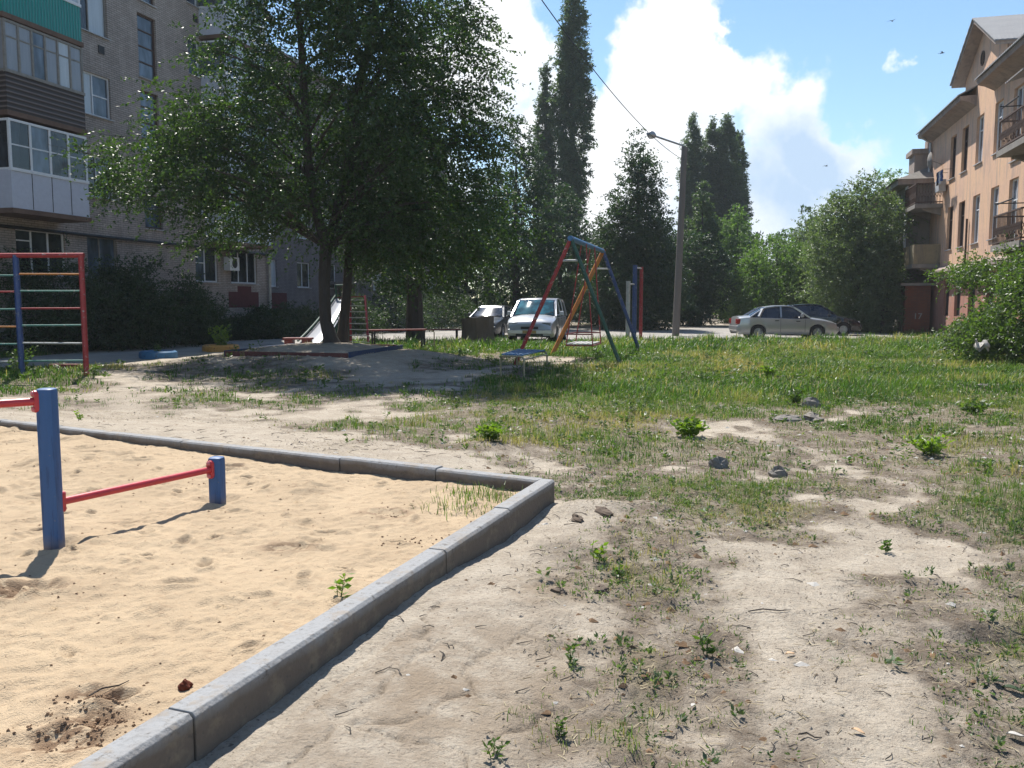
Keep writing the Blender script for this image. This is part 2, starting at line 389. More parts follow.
def G(x, y):
    x = np.asarray(x, float); y = np.asarray(y, float)
    r = np.sqrt(x * x + y * y)
    amp = sstep(60, 20, r)
    z = (fbm(x, y, .35, 3, 1) - .5) * .14 * amp * sstep(1, 6, r) + (fbm(x, y, 1.6, 3, 4) - .5) * .055 * amp
    nr = sstep(14, 5, r)
    vv_ = np.clip(veg(x, y) * 4, 0, 1); z = z + (fbm(x, y, 7., 4, 6) - .5) * (.022 + .034 * vv_) * nr; z = z + (fbm(x, y, 15., 3, 66) - .5) * .020 * vv_ * nr
    z = z + (fbm(x, y, 26., 2, 16) - .5) * .007 * nr
    # crusted clods by the kerb and under the weeds
    cl = sstep(.52, .62, fbm(x, y, 5.5, 3, 31)) * np.clip(veg(x, y) * 1.4 + .15, 0, 1)
    z = z + cl * .018 * nr
    if np.any(r < 8):
        cm = crust(x, y); ed = cracks(x, y)
        z = z * (1 - .5 * sstep(.25, .6, cm)) - .012 * sstep(.026, .004, ed) * sstep(.3, .5, cm + .15 * (fbm(x, y, 2., 2, 65) > .45) - .1 + (fbm(x, y, 4, 2, 63) - .5) * .5) + .010 * sstep(.3, .4, cm + (fbm(x, y, 5, 3, 64) - .5) * .4)
    # earth heaped along the outside of the far kerb
    u, v = box_uv(x, y)
    z = z + .15 * sstep(-2.6, -.25, v) * sstep(.4, 2.2, u) * sstep(0.05, -.05, v)
    # thin sand washed against the near kerb
    z = z - .02 * sstep(-.5, -.12, u) * (u < 0) * sstep(2., .5, v)
    z = z + .045 * sstep(-1.3, -.25, u) * (u < 0) * sstep(1., 2.4, v) * sstep(LN + 1, LN - 1, v)
    # mound round the tree
    d = np.sqrt((x - TC.x) ** 2 + (y - TC.y) ** 2)
    z = z + .235 * sstep(4.6, 2.1, d)
    iu = (x - TC.x) ; bx = TB[1] - TB[0]; by = TB[2] - TB[1]; dt = bx.x * by.y - bx.y * by.x
    a_ = ((x - TB[0].x) * by.y - (y - TB[0].y) * by.x) / dt; b_ = (bx.x * (y - TB[0].y) - bx.y * (x - TB[0].x)) / dt
    inb = (a_ > .012) & (a_ < .988) & (b_ > .012) & (b_ < .988)
    z = z + np.where(inb, .07 + .12 * np.minimum(1, 4 * np.minimum(np.minimum(a_, 1 - a_), np.minimum(b_, 1 - b_))), 0)
    # eroded hole at the right edge
    hp = P(1003, 634); z = z - .10 * np.exp(-(((x - hp.x) / .26) ** 2 + ((y - hp.y) / .10) ** 2))
    mp = P(590, 512); z = z + .05 * np.exp(-(((x - mp.x) / .33) ** 2 + ((y - mp.y) / .16) ** 2)) * (y > 0)
    mp = P(492, 446); z = z + .09 * np.exp(-(((x - mp.x) / .45) ** 2 + ((y - mp.y) / .45) ** 2)) * (y > 0)
    rd = sstep(-.8, .2, road_mask(x, y)) * (y > 12)
    z = z * (1 - rd) - .015 * rd
    ib = (u > .0) & (v > .0) & (u < LF) & (v < LN)
    return np.where(ib, -.06, z)
def g(x, y): return float(G(np.array([x]), np.array([y]))[0])
def PG(px, py):                    # ground point under a pixel, relief included
    z = 0.
    for _ in range(6):
        p = P(px, py, z); z = g(p.x, p.y)
    p = P(px, py, z); return Vector((p.x, p.y, z))

t = NT('ground_soil'); v = t.coord()
vg = t.attr('veg')
a = t.noise(v, 1.3, 6, .62); b = t.noise(v, 14., 5, .65); c = t.noise(v, 90., 3, .6); e = t.noise(v, 4.2, 5, .7)
soil = t.mix(t.ramp(a, [(.35, 0.), (.65, 1.)]), (0.360, 0.310, 0.248), (0.270, 0.230, 0.184))
soil = t.mix(t.ramp(b, [(.48, 0.), (.75, .6)]), soil, (0.162, 0.131, 0.101))
sandy = t.mix(t.ramp(e, [(.4, 0.), (.6, 1.)]), (0.427, 0.373, 0.302), (0.347, 0.297, 0.236))
dk = t.ramp(t.noise(v, 3.4, 7, .72, dist=.4), [(.36, 0.), (.55, .9)])
soil = t.mix(t.math('MULTIPLY', t.ramp(vg, [(.04, 0.), (.22, 1.)]), dk), soil, (0.126, 0.099, 0.074))
soil = t.mix(t.ramp(vg, [(.02, .95), (.2, 0.)]), soil, sandy)
hf = t.noise(v, 38., 6, .75)
soil = t.mix(t.ramp(hf, [(.52, 0.), (.70, .6)]), soil, (0.117, 0.090, 0.070))
soil = t.mix(t.ramp(hf, [(.30, .5), (.44, 0.)]), soil, (0.432, 0.383, 0.315))
spk = t.ramp(t.noise(v, 60., 2, .5), [(.65, 0.), (.69, 1.)])
soil = t.mix(t.math('MULTIPLY', spk, .7), soil, (0.054, 0.042, 0.033))
spw = t.ramp(t.noise(t.mapping(v, (1, 1, 1), (9, 4, 2)), 75., 2, .5), [(.70, 0.), (.73, 1.)])
soil = t.mix(t.math('MULTIPLY', spw, .5), soil, (0.495, 0.468, 0.423))
litter = t.mix(b, (0.117, 0.095, 0.056), (0.140, 0.140, 0.063))
vf = t.math('MULTIPLY', t.ramp(vg, [(.35, 0.), (.95, 1.)]), t.ramp(e, [(.3, .5), (.6, 1.)]))
soil = t.mix(vf, soil, litter)
h = t.math('ADD', t.math('MULTIPLY', b, 1.), t.math('MULTIPLY', c, .35))
soil = t.mix(t.math('MULTIPLY', t.attr('crust'), t.ramp(e, [(.38, .25), (.58, 1.)])), soil, (.27, .215, .158))
soil = t.mix(t.math('MULTIPLY', t.attr('crack'), t.ramp(e, [(.42, 0.), (.6, .8)])), soil, (.10, .08, .06))
M['ground'] = t.done(t.bsdf(soil, .95, 0, t.bump(t.math('ADD', h, t.math('MULTIPLY', hf, .8)), 1., .02), spec=.2))

t = NT('sandbox_sand'); v = t.coord()
a = t.noise(v, 2., 5, .6); b = t.noise(v, 16., 5, .65); c = t.noise(v, 120., 3, .6)
s_ = t.mix(t.ramp(a, [(.35, 0.), (.7, 1.)]), (.45, .345, .23), (.37, .28, .185))
s_ = t.mix(t.ramp(b, [(.55, 0.), (.75, .6)]), s_, (0.267, 0.186, 0.118))
s_ = t.mix(t.math('MULTIPLY', t.ramp(t.noise(v, 55., 2, .5), [(.68, 0.), (.72, 1.)]), .55), s_, (0.164, 0.104, 0.067))
s_ = t.mix(t.attr('dug'), s_, (.19, .125, .078))  # damp dug sand, and rail shadow painted at the left edge
M['sand'] = t.done(t.bsdf(s_, .95, 0, t.bump(t.math('ADD', b, t.math('MULTIPLY', c, .6)), 1., .014), spec=.2))

# polar sheet, fine near the camera and inside the view
def ground_sheet():
    th = np.concatenate([np.linspace(-180, -48, 45)[:-1], np.linspace(-48, 48, 620), np.linspace(48, 180, 45)[1:]])
    rr = [.9]
    while rr[-1] < 900:
        rr.append(rr[-1] + max(.012, rr[-1] * (.0062 if rr[-1] < 30 else .02)))
    rr = np.array([0.02, .5] + rr)
    T, Rr = np.meshgrid(np.radians(th), rr)
    X = np.sin(T) * Rr; Y = np.cos(T) * Rr
    Z = G(X, Y)
    V = np.stack([X, Y, Z], -1).reshape(-1, 3); n = len(th); m = len(rr)
    i, j = np.meshgrid(np.arange(m - 1), np.arange(n - 1), indexing='ij')
    q = (i * n + j).ravel()
    Fc = np.stack([q, q + 1, q + n + 1, q + n], -1)[:, ::-1]
    o = npmesh('ground', V, Fc, M['ground'], smooth=True, attrs={'veg': veg(X, Y).ravel(), 'crust': crust(X, Y).ravel(), 'crack': (sstep(.022, .002, cracks(X, Y)) * sstep(.3, .5, crust(X, Y) + (fbm(X, Y, 4, 2, 63) - .5) * .5)).ravel() if 1 else None})
    prop(o, 'sandy trampled earth with thin grass over the whole yard', kind='structure'); return o
ground_sheet()

# sand in the box
def sand_sheet():
    nu, nv = 620, 640
    uu = (np.linspace(0, 1, nu) ** 1.35) * (LF - .1) + .05; vv = np.linspace(.05, LN - .05, nv)
    U, Vv = np.meshgrid(uu, vv)
    X = kc.x + df.x * U + dn.x * Vv; Y = kc.y + df.y * U + dn.y * Vv
    Z = SZ + .055 * sstep(1.5, 5.5, U) * sstep(3.2, .6, Vv) + (fbm(X, Y, .8, 3, 2) - .5) * .05 + (fbm(X, Y, 3.5, 4, 8) - .5) * .05 + (fbm(X, Y, 16, 3, 12) - .5) * .020 + np.abs(fbm(X, Y, 8, 3, 19) - .5) * .045 * sstep(.4, .65, fbm(X, Y, 1.3, 3, 27))
    dug = np.zeros_like(X)
    r2 = np.random.default_rng(3)
    spots = []
    for k in range(420):                                   # footprints and dents
        u = r2.uniform(.2, LF - .3); v_ = r2.uniform(.2, LN - .3); an = r2.uniform(0, 3.14); l = r2.uniform(.02, .13) * (.5 if k % 3 else 1); wd = l * r2.uniform(.35, .6)
        spots.append((kc.x + df.x * u + dn.x * v_, kc.y + df.y * u + dn.y * v_, an, l, wd, r2.uniform(.015, .035)))
    for px, py, l, wd, dp in ((100, 722, .09, .05, .022), (60, 745, .11, .06, .020), (85, 700, .07, .05, .015), (75, 740, .04, .05, -.02), (20, 590, .16, .07, .045), (0, 596, .1, .05, .04), (386, 514, .14, .06, .02), (288, 548, .12, .05, .02), (230, 470, .1, .05, .03), (120, 700, .05, .03, .03)):  # dug spots; the left-edge pair paints the upper rail's shadow into the sand
        q = P(px, py, SZ); spots.append((q.x, q.y, r2.uniform(-.4, .4), l, wd, dp))
        dug = dug + np.exp(-(((X - q.x) / (l * 1.3)) ** 2 + ((Y - q.y) / (wd * 1.8)) ** 2)) * 1.1 * (fbm(X, Y, 20, 3, 77) > .44)
    for px, py in ((50, 546), (215.5, 503)):
        q = P(px, py, SZ); spots.append((q.x, q.y + .05, 0, .11, .10, .035))
    for (x, y, an, l, wd, dp) in spots:
        a = (X - x) * math.cos(an) + (Y - y) * math.sin(an); b = -(X - x) * math.sin(an) + (Y - y) * math.cos(an)
        q = (a / l) ** 2 + (b / wd) ** 2
        Z = Z - dp * np.exp(-q) + dp * .55 * np.exp(-(np.sqrt(q) - 1.7) ** 2 * 3)
    global SANDG; SANDG = Z
    V = np.stack([X, Y, Z], -1).reshape(-1, 3)
    i, j = np.meshgrid(np.arange(nv - 1), np.arange(nu - 1), indexing='ij'); q = (i * nu + j).ravel()
    Fc = np.stack([q, q + 1, q + nu + 1, q + nu], -1)
    o = npmesh('sand', V, Fc, M['sand'], smooth=True, attrs={'dug': np.clip(dug, 0, 1).ravel()})
    return prop(o, 'warm yellow sand filling the kerbed sandbox', kind='structure')
sand_sheet()

def sandz(x, y):
    u, v = box_uv(np.asarray(x, float), np.asarray(y, float))
    a = np.clip((u - .05) / (LF - .1), 0, 1) ** (1 / 1.35) * (SANDG.shape[1] - 1); c = np.clip((v - .05) / (LN - .1), 0, 1) * (SANDG.shape[0] - 1)
    return SANDG[np.round(c).astype(int), np.round(a).astype(int)]
def PS(px, py):
    z = SZ
    for _ in range(4): p = P(px, py, z); z = float(sandz(p.x, p.y))
    p = P(px, py, z); return p
# road sheet
t = NT('dusty_asphalt'); v = t.coord()
a = t.noise(v, .5, 5, .6); b = t.noise(v, 12., 4, .6)
c_ = t.mix(t.ramp(a, [(.35, 0.), (.65, 1.)]), (.30, .275, .245), (.20, .19, .175))
c_ = t.mix(t.ramp(b, [(.5, 0.), (.8, .5)]), c_, (.12, .115, .11))
M['road'] = t.done(t.bsdf(c_, .85, 0, t.bump(b, .3, .01)))
def road_sheet():
    xs = np.arange(-24, 22, .3); ys = np.arange(8, 90, .35)
    X, Y = np.meshgrid(xs, ys); mk = road_mask(X, Y)
    Z = np.maximum(G(X, Y) + .012, .0) ; Z = np.where(mk > -.1, .004, -.06)
    V = np.stack([X, Y, Z], -1).reshape(-1, 3); n = len(xs)
    keep = (mk > -.7)
    i, j = np.meshgrid(np.arange(len(ys) - 1), np.arange(n - 1), indexing='ij')
    k = keep[:-1, :-1] & keep[1:, 1:] & keep[1:, :-1] & keep[:-1, 1:]
    q = (i * n + j)[k]
    Fc = np.stack([q, q + 1, q + n + 1, q + n], -1)
    return prop(npmesh('road', V, Fc, M['road']), 'dusty pale asphalt lane round the yard', kind='structure')
road_sheet()

# ------------------------------------------------------------------ kerb round the sandbox
t = NT('kerb_concrete'); v = t.coord()
a = t.noise(v, 3., 5, .6); b = t.noise(v, 45., 4, .6)
c_ = t.mix(a, (0.306, 0.309, 0.313), (0.245, 0.248, 0.252))
c_ = t.mix(t.ramp(b, [(.5, 0.), (.8, .5)]), c_, (0.122, 0.119, 0.112))
geo = t.n('ShaderNodeSeparateXYZ'); t.l(v, geo.inputs[0])
st = t.math('MULTIPLY', t.ramp(t.math('ADD', geo.outputs[2], t.math('MULTIPLY', a, .10)), [(.19, 1.), (.245, 0.)]), .85)
c_ = t.mix(st, c_, (.115, .084, .060))
kn_ = t.noise(v, 7., 6, .7)
c_ = t.mix(t.ramp(kn_, [(.52, 0.), (.64, .55)]), c_, (.25, .20, .145))
c_ = t.mix(t.ramp(t.noise(v, 22., 5, .75), [(.58, 0.), (.66, .7)]), c_, (.09, .08, .07))
M['kerb'] = t.done(t.bsdf(c_, .9, 0, t.bump(t.math('ADD', b, kn_), .7, .008), spec=.3))
KW = .125
kerb = thing('sandbox_kerb', 'low grey concrete kerb of end-to-end stones enclosing the yellow sand', 'kerb', (kc.x, kc.y, 0))
def kerb_run(a, d, length, nrm, first):
    pos = 0.; i = 0
    while pos < length:
        l = min(first if i == 0 else 1.0, length - pos); i += 1
        p = a + d * (pos + l / 2) - Vector((kc.x, kc.y, 0))
        j = Vector((0, 0, rng.uniform(-.007, .005))) + nrm * rng.uniform(-.005, .005); tw = rng.uniform(-.007, .007)
        x = d * (l / 2 - .003); n_ = nrm * (KW / 2); ch = .016
        prof = [(-1, -.12), (1, -.12), (1, KZ - ch), (1 - ch / KW * 2, KZ), (-1 + ch / KW * 2, KZ), (-1, KZ - ch)]
        m = MB(); pts = [n_ * q[0] + Vector((0, 0, q[1])) + j for q in prof]
        m.prism([q + p - x + nrm * tw for q in pts], (0, 0, 0), x * 2)
        m.build('kerb_stone', M['kerb'], kerb, bevel=.003)
        pos += l
nn = Vector((dn.y, -dn.x, 0)).normalized(); nf = Vector((df.y, -df.x, 0)).normalized()
inn = 1 if (kf - kc).dot(nn) > 0 else -1
inf = 1 if (kn - kc).dot(nf) > 0 else -1
sk = kc + df * 0
kerb_run(kc - dn * .0, dn, LN, nn, .98)
kerb_run(kc + df * (KW / 2 + .002), df, LF, nf, .93)
kerb_run(kf2, dn, LN, nn, 1.); kerb_run(kn2 + df * (KW / 2 + .002), df, LF, nf, 1.)
# ------------------------------------------------------------------ buildings
def brick_mat(name, c1, c2, mortar, w=.26, h=.075, rot=0., stain=(.10, .09, .085), tint=None):
    t = NT(name); v = t.coord('Object')
    # object space: x along the wall, y up after mapping (z is height)
    s = t.n('ShaderNodeSeparateXYZ'); t.l(v, s.inputs[0])
    al = t.math('ADD', s.outputs[0], s.outputs[1])
    cb = t.n('ShaderNodeCombineXYZ'); t.l(al, cb.inputs[0]); t.l(s.outputs[2], cb.inputs[1])
    bk = t.n('ShaderNodeTexBrick'); t.l(cb.outputs[0], bk.inputs['Vector']); bk.inputs['Scale'].default_value = 1
    bk.inputs['Brick Width'].default_value = w; bk.inputs['Row Height'].default_value = h; bk.inputs['Mortar Size'].default_value = .012; bk.inputs['Mortar Smooth'].default_value = .2
    bk.inputs['Color1'].default_value = (*c1, 1); bk.inputs['Color2'].default_value = (*c2, 1); bk.inputs['Mortar'].default_value = (*mortar, 1); bk.inputs['Bias'].default_value = .1
    n = t.noise(v, .6, 5, .65); n2 = t.noise(t.mapping(v, (1.6, 1.6, .35)), 1.5, 5, .6)
    c = t.mix(t.math('MULTIPLY', t.ramp(n, [(.4, 0.), (.75, 1.)]), .45), bk.outputs['Color'], stain)
    c = t.mix(t.math('MULTIPLY', t.ramp(n2, [(.5, 0.), (.75, 1.)]), .35), c, tuple(min(1, x * 1.35) for x in c1))
    return t.done(t.bsdf(c, .9, 0, t.bump(bk.outputs['Fac'], -.5, .01), spec=.2))
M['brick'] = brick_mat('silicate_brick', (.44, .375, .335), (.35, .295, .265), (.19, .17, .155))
M['brick_shaded'] = brick_mat('shaded_brick', (.24, .215, .215), (.19, .17, .175), (.12, .11, .11))  # greyer brick, with the tree's shadow put into its darker colour
M['plinth'] = m_paint('plinth_plaster', (.27, .26, .25), rough=.95, scale=2, wear=.3)
M['maroon'] = m_paint('maroon_wash', (.11, .03, .03), rough=.9, scale=4)
def plaster(name, c1, c2, c3, sc=1.):
    t = NT(name); v = t.coord('Object')
    a = t.noise(v, .55 * sc, 6, .62); b = t.noise(t.mapping(v, (2.2, 2.2, .35)), 1.3 * sc, 6, .65); e = t.noise(v, 9, 5, .65)
    c = t.mix(t.ramp(a, [(.36, 0.), (.62, 1.)]), c1, c2)
    c = t.mix(t.math('MULTIPLY', t.ramp(b, [(.48, 0.), (.62, 1.)]), .85), c, c3)
    c = t.mix(t.math('MULTIPLY', t.ramp(e, [(.5, 0.), (.8, 1.)]), .35), c, tuple(x * .6 for x in c3))
    return t.done(t.bsdf(c, .92, 0, t.bump(e, .3, .01), spec=.2))
M['peach'] = plaster('peach_plaster', (.64, .42, .27), (.60, .39, .275), (.42, .30, .24))
M['pinkplaster'] = plaster('pink_plaster', (0.357, 0.161, 0.119), (0.391, 0.221, 0.170), (0.255, 0.145, 0.119))
M['greyplaster'] = plaster('grey_plaster', (0.245, 0.218, 0.184), (0.190, 0.177, 0.163), (0.129, 0.122, 0.116))
M['soffit'] = plaster('soffit_plaster', (.33, .27, .23), (.28, .23, .20), (.22, .18, .17))
M['redbrick'] = brick_mat('orange_brick', (0.245, 0.082, 0.037), (0.190, 0.058, 0.031), (0.136, 0.075, 0.054))
t = NT('corrugated_asbestos'); v = t.coord('Object'); wv = t.n('ShaderNodeTexWave'); t.l(v, wv.inputs[0]); wv.bands_direction = 'DIAGONAL'; wv.inputs['Scale'].default_value = 3.2
M['slate'] = t.done(t.bsdf(t.mix(t.noise(v, 2, 4), (0.286, 0.286, 0.286), (0.204, 0.204, 0.211)), .8, 0, t.bump(wv.outputs[0], .6, .03)))
t = NT('slatted_brown'); v = t.coord('Object'); s = t.n('ShaderNodeSeparateXYZ'); t.l(v, s.inputs[0])
k = t.math('SINE', t.math('MULTIPLY', s.outputs[2], 44.))
M['slats'] = t.done(t.bsdf(t.mix(t.ramp(k, [(.3, 0.), (.8, 1.)]), (.045, .035, .032), (.16, .13, .12)), .7, 0, t.bump(k, .6, .02)))
t = NT('teal_corrugated'); v = t.coord('Object'); s = t.n('ShaderNodeSeparateXYZ'); t.l(v, s.inputs[0])
k = t.math('SINE', t.math('MULTIPLY', s.outputs[0], 55.))
M['tealc'] = t.done(t.bsdf(t.mix(t.ramp(k, [(.2, 0.), (.9, 1.)]), (.004, .20, .18), (.008, .29, .26)), .5, 0, t.bump(k, .6, .02)))
M['oldglass'] = m_glass('old_milky_glass', (.30, .32, .36), .25, True)

class Facade:
    """vertical wall frame: u along, d outwards, z up; all meshes in the frame's own object space"""
    def __init__(s, name, label, O, ang, cat='building', flip=1):
        s.root = thing(name, label, cat, O, 0)
        s.ang = ang; s.root.rotation_euler = (0, 0, ang)   # local x = along (u), local -y*flip = outwards
        s.flip = flip; s.O = Vector(O)
        s.du = Vector((math.cos(ang), math.sin(ang), 0)); s.dn = Vector((-math.sin(ang), math.cos(ang), 0)) * flip
    def p(s, u, z, d=0): return Vector((u, d * s.flip, z))
    def uz(s, px, py, d=0):
        r = ray(px, py); q = s.O + s.dn * d
        t = (q - Vector((0, 0, CAMZ))).dot(s.dn) / r.dot(s.dn)
        w = Vector((0, 0, CAMZ)) + r * t
        return (w - s.O).dot(s.du), w.z
    def world(s, u, z, d=0): return s.O + s.du * u + s.dn * d + Vector((0, 0, z))
    def box(s, m, u0, u1, z0, z1, d0, d1):
        q = [s.p(u0, z0, d0), s.p(u1, z0, d0), s.p(u1, z0, d1), s.p(u0, z0, d1), s.p(u0, z1, d0), s.p(u1, z1, d0), s.p(u1, z1, d1), s.p(u0, z1, d1)]
        return m.hexa(q)
    def wall(s, name, mat, u0, u1, z0, z1, holes, depth=.16, thick=12., d=0., label=None, back=True):
        us = sorted({u0, u1, *[h[0] for h in holes], *[h[1] for h in holes]}); us = [u for u in us if u0 <= u <= u1]
        zs = sorted({z0, z1, *[h[2] for h in holes], *[h[3] for h in holes]}); zs = [z for z in zs if z0 <= z <= z1]
        m = MB()
        for i in range(len(us) - 1):
            for j in range(len(zs) - 1):
                cu, cz = (us[i] + us[i + 1]) / 2, (zs[j] + zs[j + 1]) / 2
                if any(h[0] < cu < h[1] and h[2] < cz < h[3] for h in holes): continue
                m.add([s.p(us[i], zs[j], d), s.p(us[i + 1], zs[j], d), s.p(us[i + 1], zs[j + 1], d), s.p(us[i], zs[j + 1], d)], [(0, 1, 2, 3)])
        for h in holes:
            a = [s.p(h[0], h[2], d), s.p(h[1], h[2], d), s.p(h[1], h[3], d), s.p(h[0], h[3], d)]
            b = [s.p(h[0], h[2], d - depth), s.p(h[1], h[2], d - depth), s.p(h[1], h[3], d - depth), s.p(h[0], h[3], d - depth)]
            m.add(a + b, [(0, 1, 5, 4), (1, 2, 6, 5), (2, 3, 7, 6), (3, 0, 4, 7), (4, 5, 6, 7)])
        if back:
            c = [s.p(u0, z0, d), s.p(u1, z0, d), s.p(u1, z0, d - thick), s.p(u0, z0, d - thick), s.p(u0, z1, d), s.p(u1, z1, d), s.p(u1, z1, d - thick), s.p(u0, z1, d - thick)]
            m.add(c, [(4, 5, 6, 7), (1, 2, 6, 5), (2, 3, 7, 6), (3, 0, 4, 7)])
        return m.build(name, mat, s.root, label=label)
    def window(s, u0, u1, z0, z1, fm, gm, depth=.13, d=0., bars=(), hbars=(), fw=.055, sill=True, label=None, gm2=None):
        m = MB(); q = d - depth
        for a in ((u0, u0 + fw, z0, z1), (u1 - fw, u1, z0, z1), (u0 + fw, u1 - fw, z0, z0 + fw), (u0 + fw, u1 - fw, z1 - fw, z1)):
            s.box(m, *a, q, q + .06)
        W = u1 - u0; H = z1 - z0
        bs = sorted(bars)
        for b in bs: s.box(m, u0 + W * b - fw * .45, u0 + W * b + fw * .45, z0 + fw, z1 - fw, q, q + .055)
        edges = [0] + bs + [1]
        for (i, hb) in hbars:
            s.box(m, u0 + W * edges[i] + (fw if i == 0 else fw * .45), u0 + W * edges[i + 1] - (fw if i == len(bs) else fw * .45), z0 + H * hb - fw * .35, z0 + H * hb + fw * .35, q, q + .05)
        o = m.build('window', fm, s.root, label=label)
        for i in range(len(edges) - 1):
            g_ = MB(); s.box(g_, u0 + W * edges[i] + .02, u0 + W * edges[i + 1] - .02, z0 + .02, z1 - .02, q + .005, q + .022)
            mt = gm[i % len(gm)] if isinstance(gm, (list, tuple)) else gm
            g_.build('pane', mt, o)
        if sill:
            l = MB(); s.box(l, u0 - .06, u1 + .06, z0 - .035, z0 - .003, d - depth + .06, d + .07); l.build('sill', M['sill'], o)
        return o

# ---- left five-storey block
LA = R(90 - 15)
FA = Facade('apartment_building', 'five storey grey brick flats on the left with turquoise and white balconies', (-22.4, 0, 0), LA, flip=-1)
FLZ = 2.77
uE = FA.uz(269, 300)[0]
holes = []; wins = []
def wsp(px0, px1, py, z0, z1, kind):
    a = FA.uz(px0, py)[0]; b = FA.uz(px1, py)[0]; wins.append((a, b, z0, z1, kind))
    holes.append((a, b, z0, z1))
for k in range(5):
    z = 2.43 + FLZ * k
    ua = FA.uz(88, 262)[0]; wins.append((ua, ua + 1.45, z, z + 1.42, 'a%d' % k))
    ub = FA.uz(196, 275)[0]; wins.append((ub, ub + 1.55, z, z + 1.42, 'b%d' % k))
    uc = FA.uz(231, 275)[0] if k == 0 else FA.uz(240, 275)[0]
    wins.append((uc, uc + 2.1, z if k == 0 else z - .5, z + 1.42, 'c%d' % k))
    ud = FA.uz(17, 262)[0] - (0 if k == 0 else 0); wins.append((ud, ud + 2.0, z, z + 1.42, 'd%d' % k))
    for off, nm in ((-4.5, 'e'), (-8.2, 'f'), (-12.5, 'g')):
        wins.append((ud + off, ud + off + 1.5, z, z + 1.42, nm + '%d' % k))
us = FA.uz(146, 240)[0]
for k in range(4): wins.append((us, us + 1.02, 4.35 + FLZ * k, 6.65 + FLZ * k if k else 5.6, 's%d' % k))
holes = [x[:4] for x in wins]
uS = 4.
FA.wall('wall', M['brick'], uS, uE, .9, 14.55, holes)
m = MB(); FA.box(m, uS, uE + .04, -.3, .9, -11.9, .06); m.build('plinth', M['plinth'], FA.root)
m = MB(); FA.box(m, uS - .3, uE + .35, 14.55, 14.75, -12.3, .45); m.build('roof', M['slab'], FA.root)
for i, (a, b, z0, z1, kd) in enumerate(wins):
    if kd[0] == 's':
        n = 4 if z1 - z0 > 1.5 else 2
        FA.window(a, b, z0, z1, M['brownframe'], M['glass3'], depth=.14, bars=(), hbars=[(0, j / n) for j in range(1, n)], fw=.07, sill=True)
    elif kd in ('c0', 'd0'):
        FA.window(a, b, z0, z1, M['winwhite'], M['glass'], bars=(.33, .67), hbars=[(0, .75)])
    elif kd == 'a4' or kd == 'a3':
        FA.window(a, b, z0, z1, M['winwood'], [M['glass'], M['glass2']], bars=(.42,))
    elif kd == 'a2':
        FA.window(a, b, z0, z1, M['winwhite'], [M['glass2'], M['glass3']], bars=(.45,), hbars=[(1, .5)])
    elif kd[0] == 'b':
        FA.window(a, b, z0, z1, M['winwhite'], [M['glass3'], M['glass2'] if kd != 'b0' else M['glass']], bars=(.46,), hbars=[(0, .55)])
    else:
        FA.window(a, b, z0, z1, M['winwhite'] if i % 2 else M['winwood'], M['glass'] if i % 3 else M['glass3'], bars=(.45,))
# service pipe, vents, drain pipe
m = MB(); m.tube([FA.p(uS + 1, 3.95, .10), FA.p(24, 3.92, .10), FA.p(26.5, 3.86, .10), FA.p(uE - 8, 3.84, .1), FA.p(uE - .1, 3.80, .10)], .055, 6); m.build('service_pipe', M['dark'], FA.root)
m = MB(); m.tube([FA.p(uE - .12, .4, .14), FA.p(uE - .12, 14.9, .14)], .07, 8); m.build('drainpipe', M['steel'], FA.root)
for px, py in ((101, 50), (195, 19)):
    u, z = FA.uz(px, py); m = MB(); FA.box(m, u - .14, u + .14, z - .13, z + .13, .002, .03); m.build('vent', M['dark'], FA.root)
u, z = FA.uz(248, 306); m = MB(); FA.box(m, u - 1.5, u + .9, 1.35, 2.05, .001, .006); FA.box(m, u - .8, u + .3, 2.05, 2.3, .001, .006); m.build('painted_patch', M['maroon'], FA.root)
ac = MB(); u, z = FA.uz(231, 264); FA.box(ac, u - .62, u + .1, z - .3, z + .28, .04, .36)
o = ac.build('air_conditioner', M['winwhite'], FA.root, bevel=.02)
fn = MB(); fn.lathe([(.001, 0), (.2, 0), (.2, .012), (.001, .012)], FA.p(u - .26, z, .362), 20, 'y'); fn.build('fan_grille', M['dark'], o)

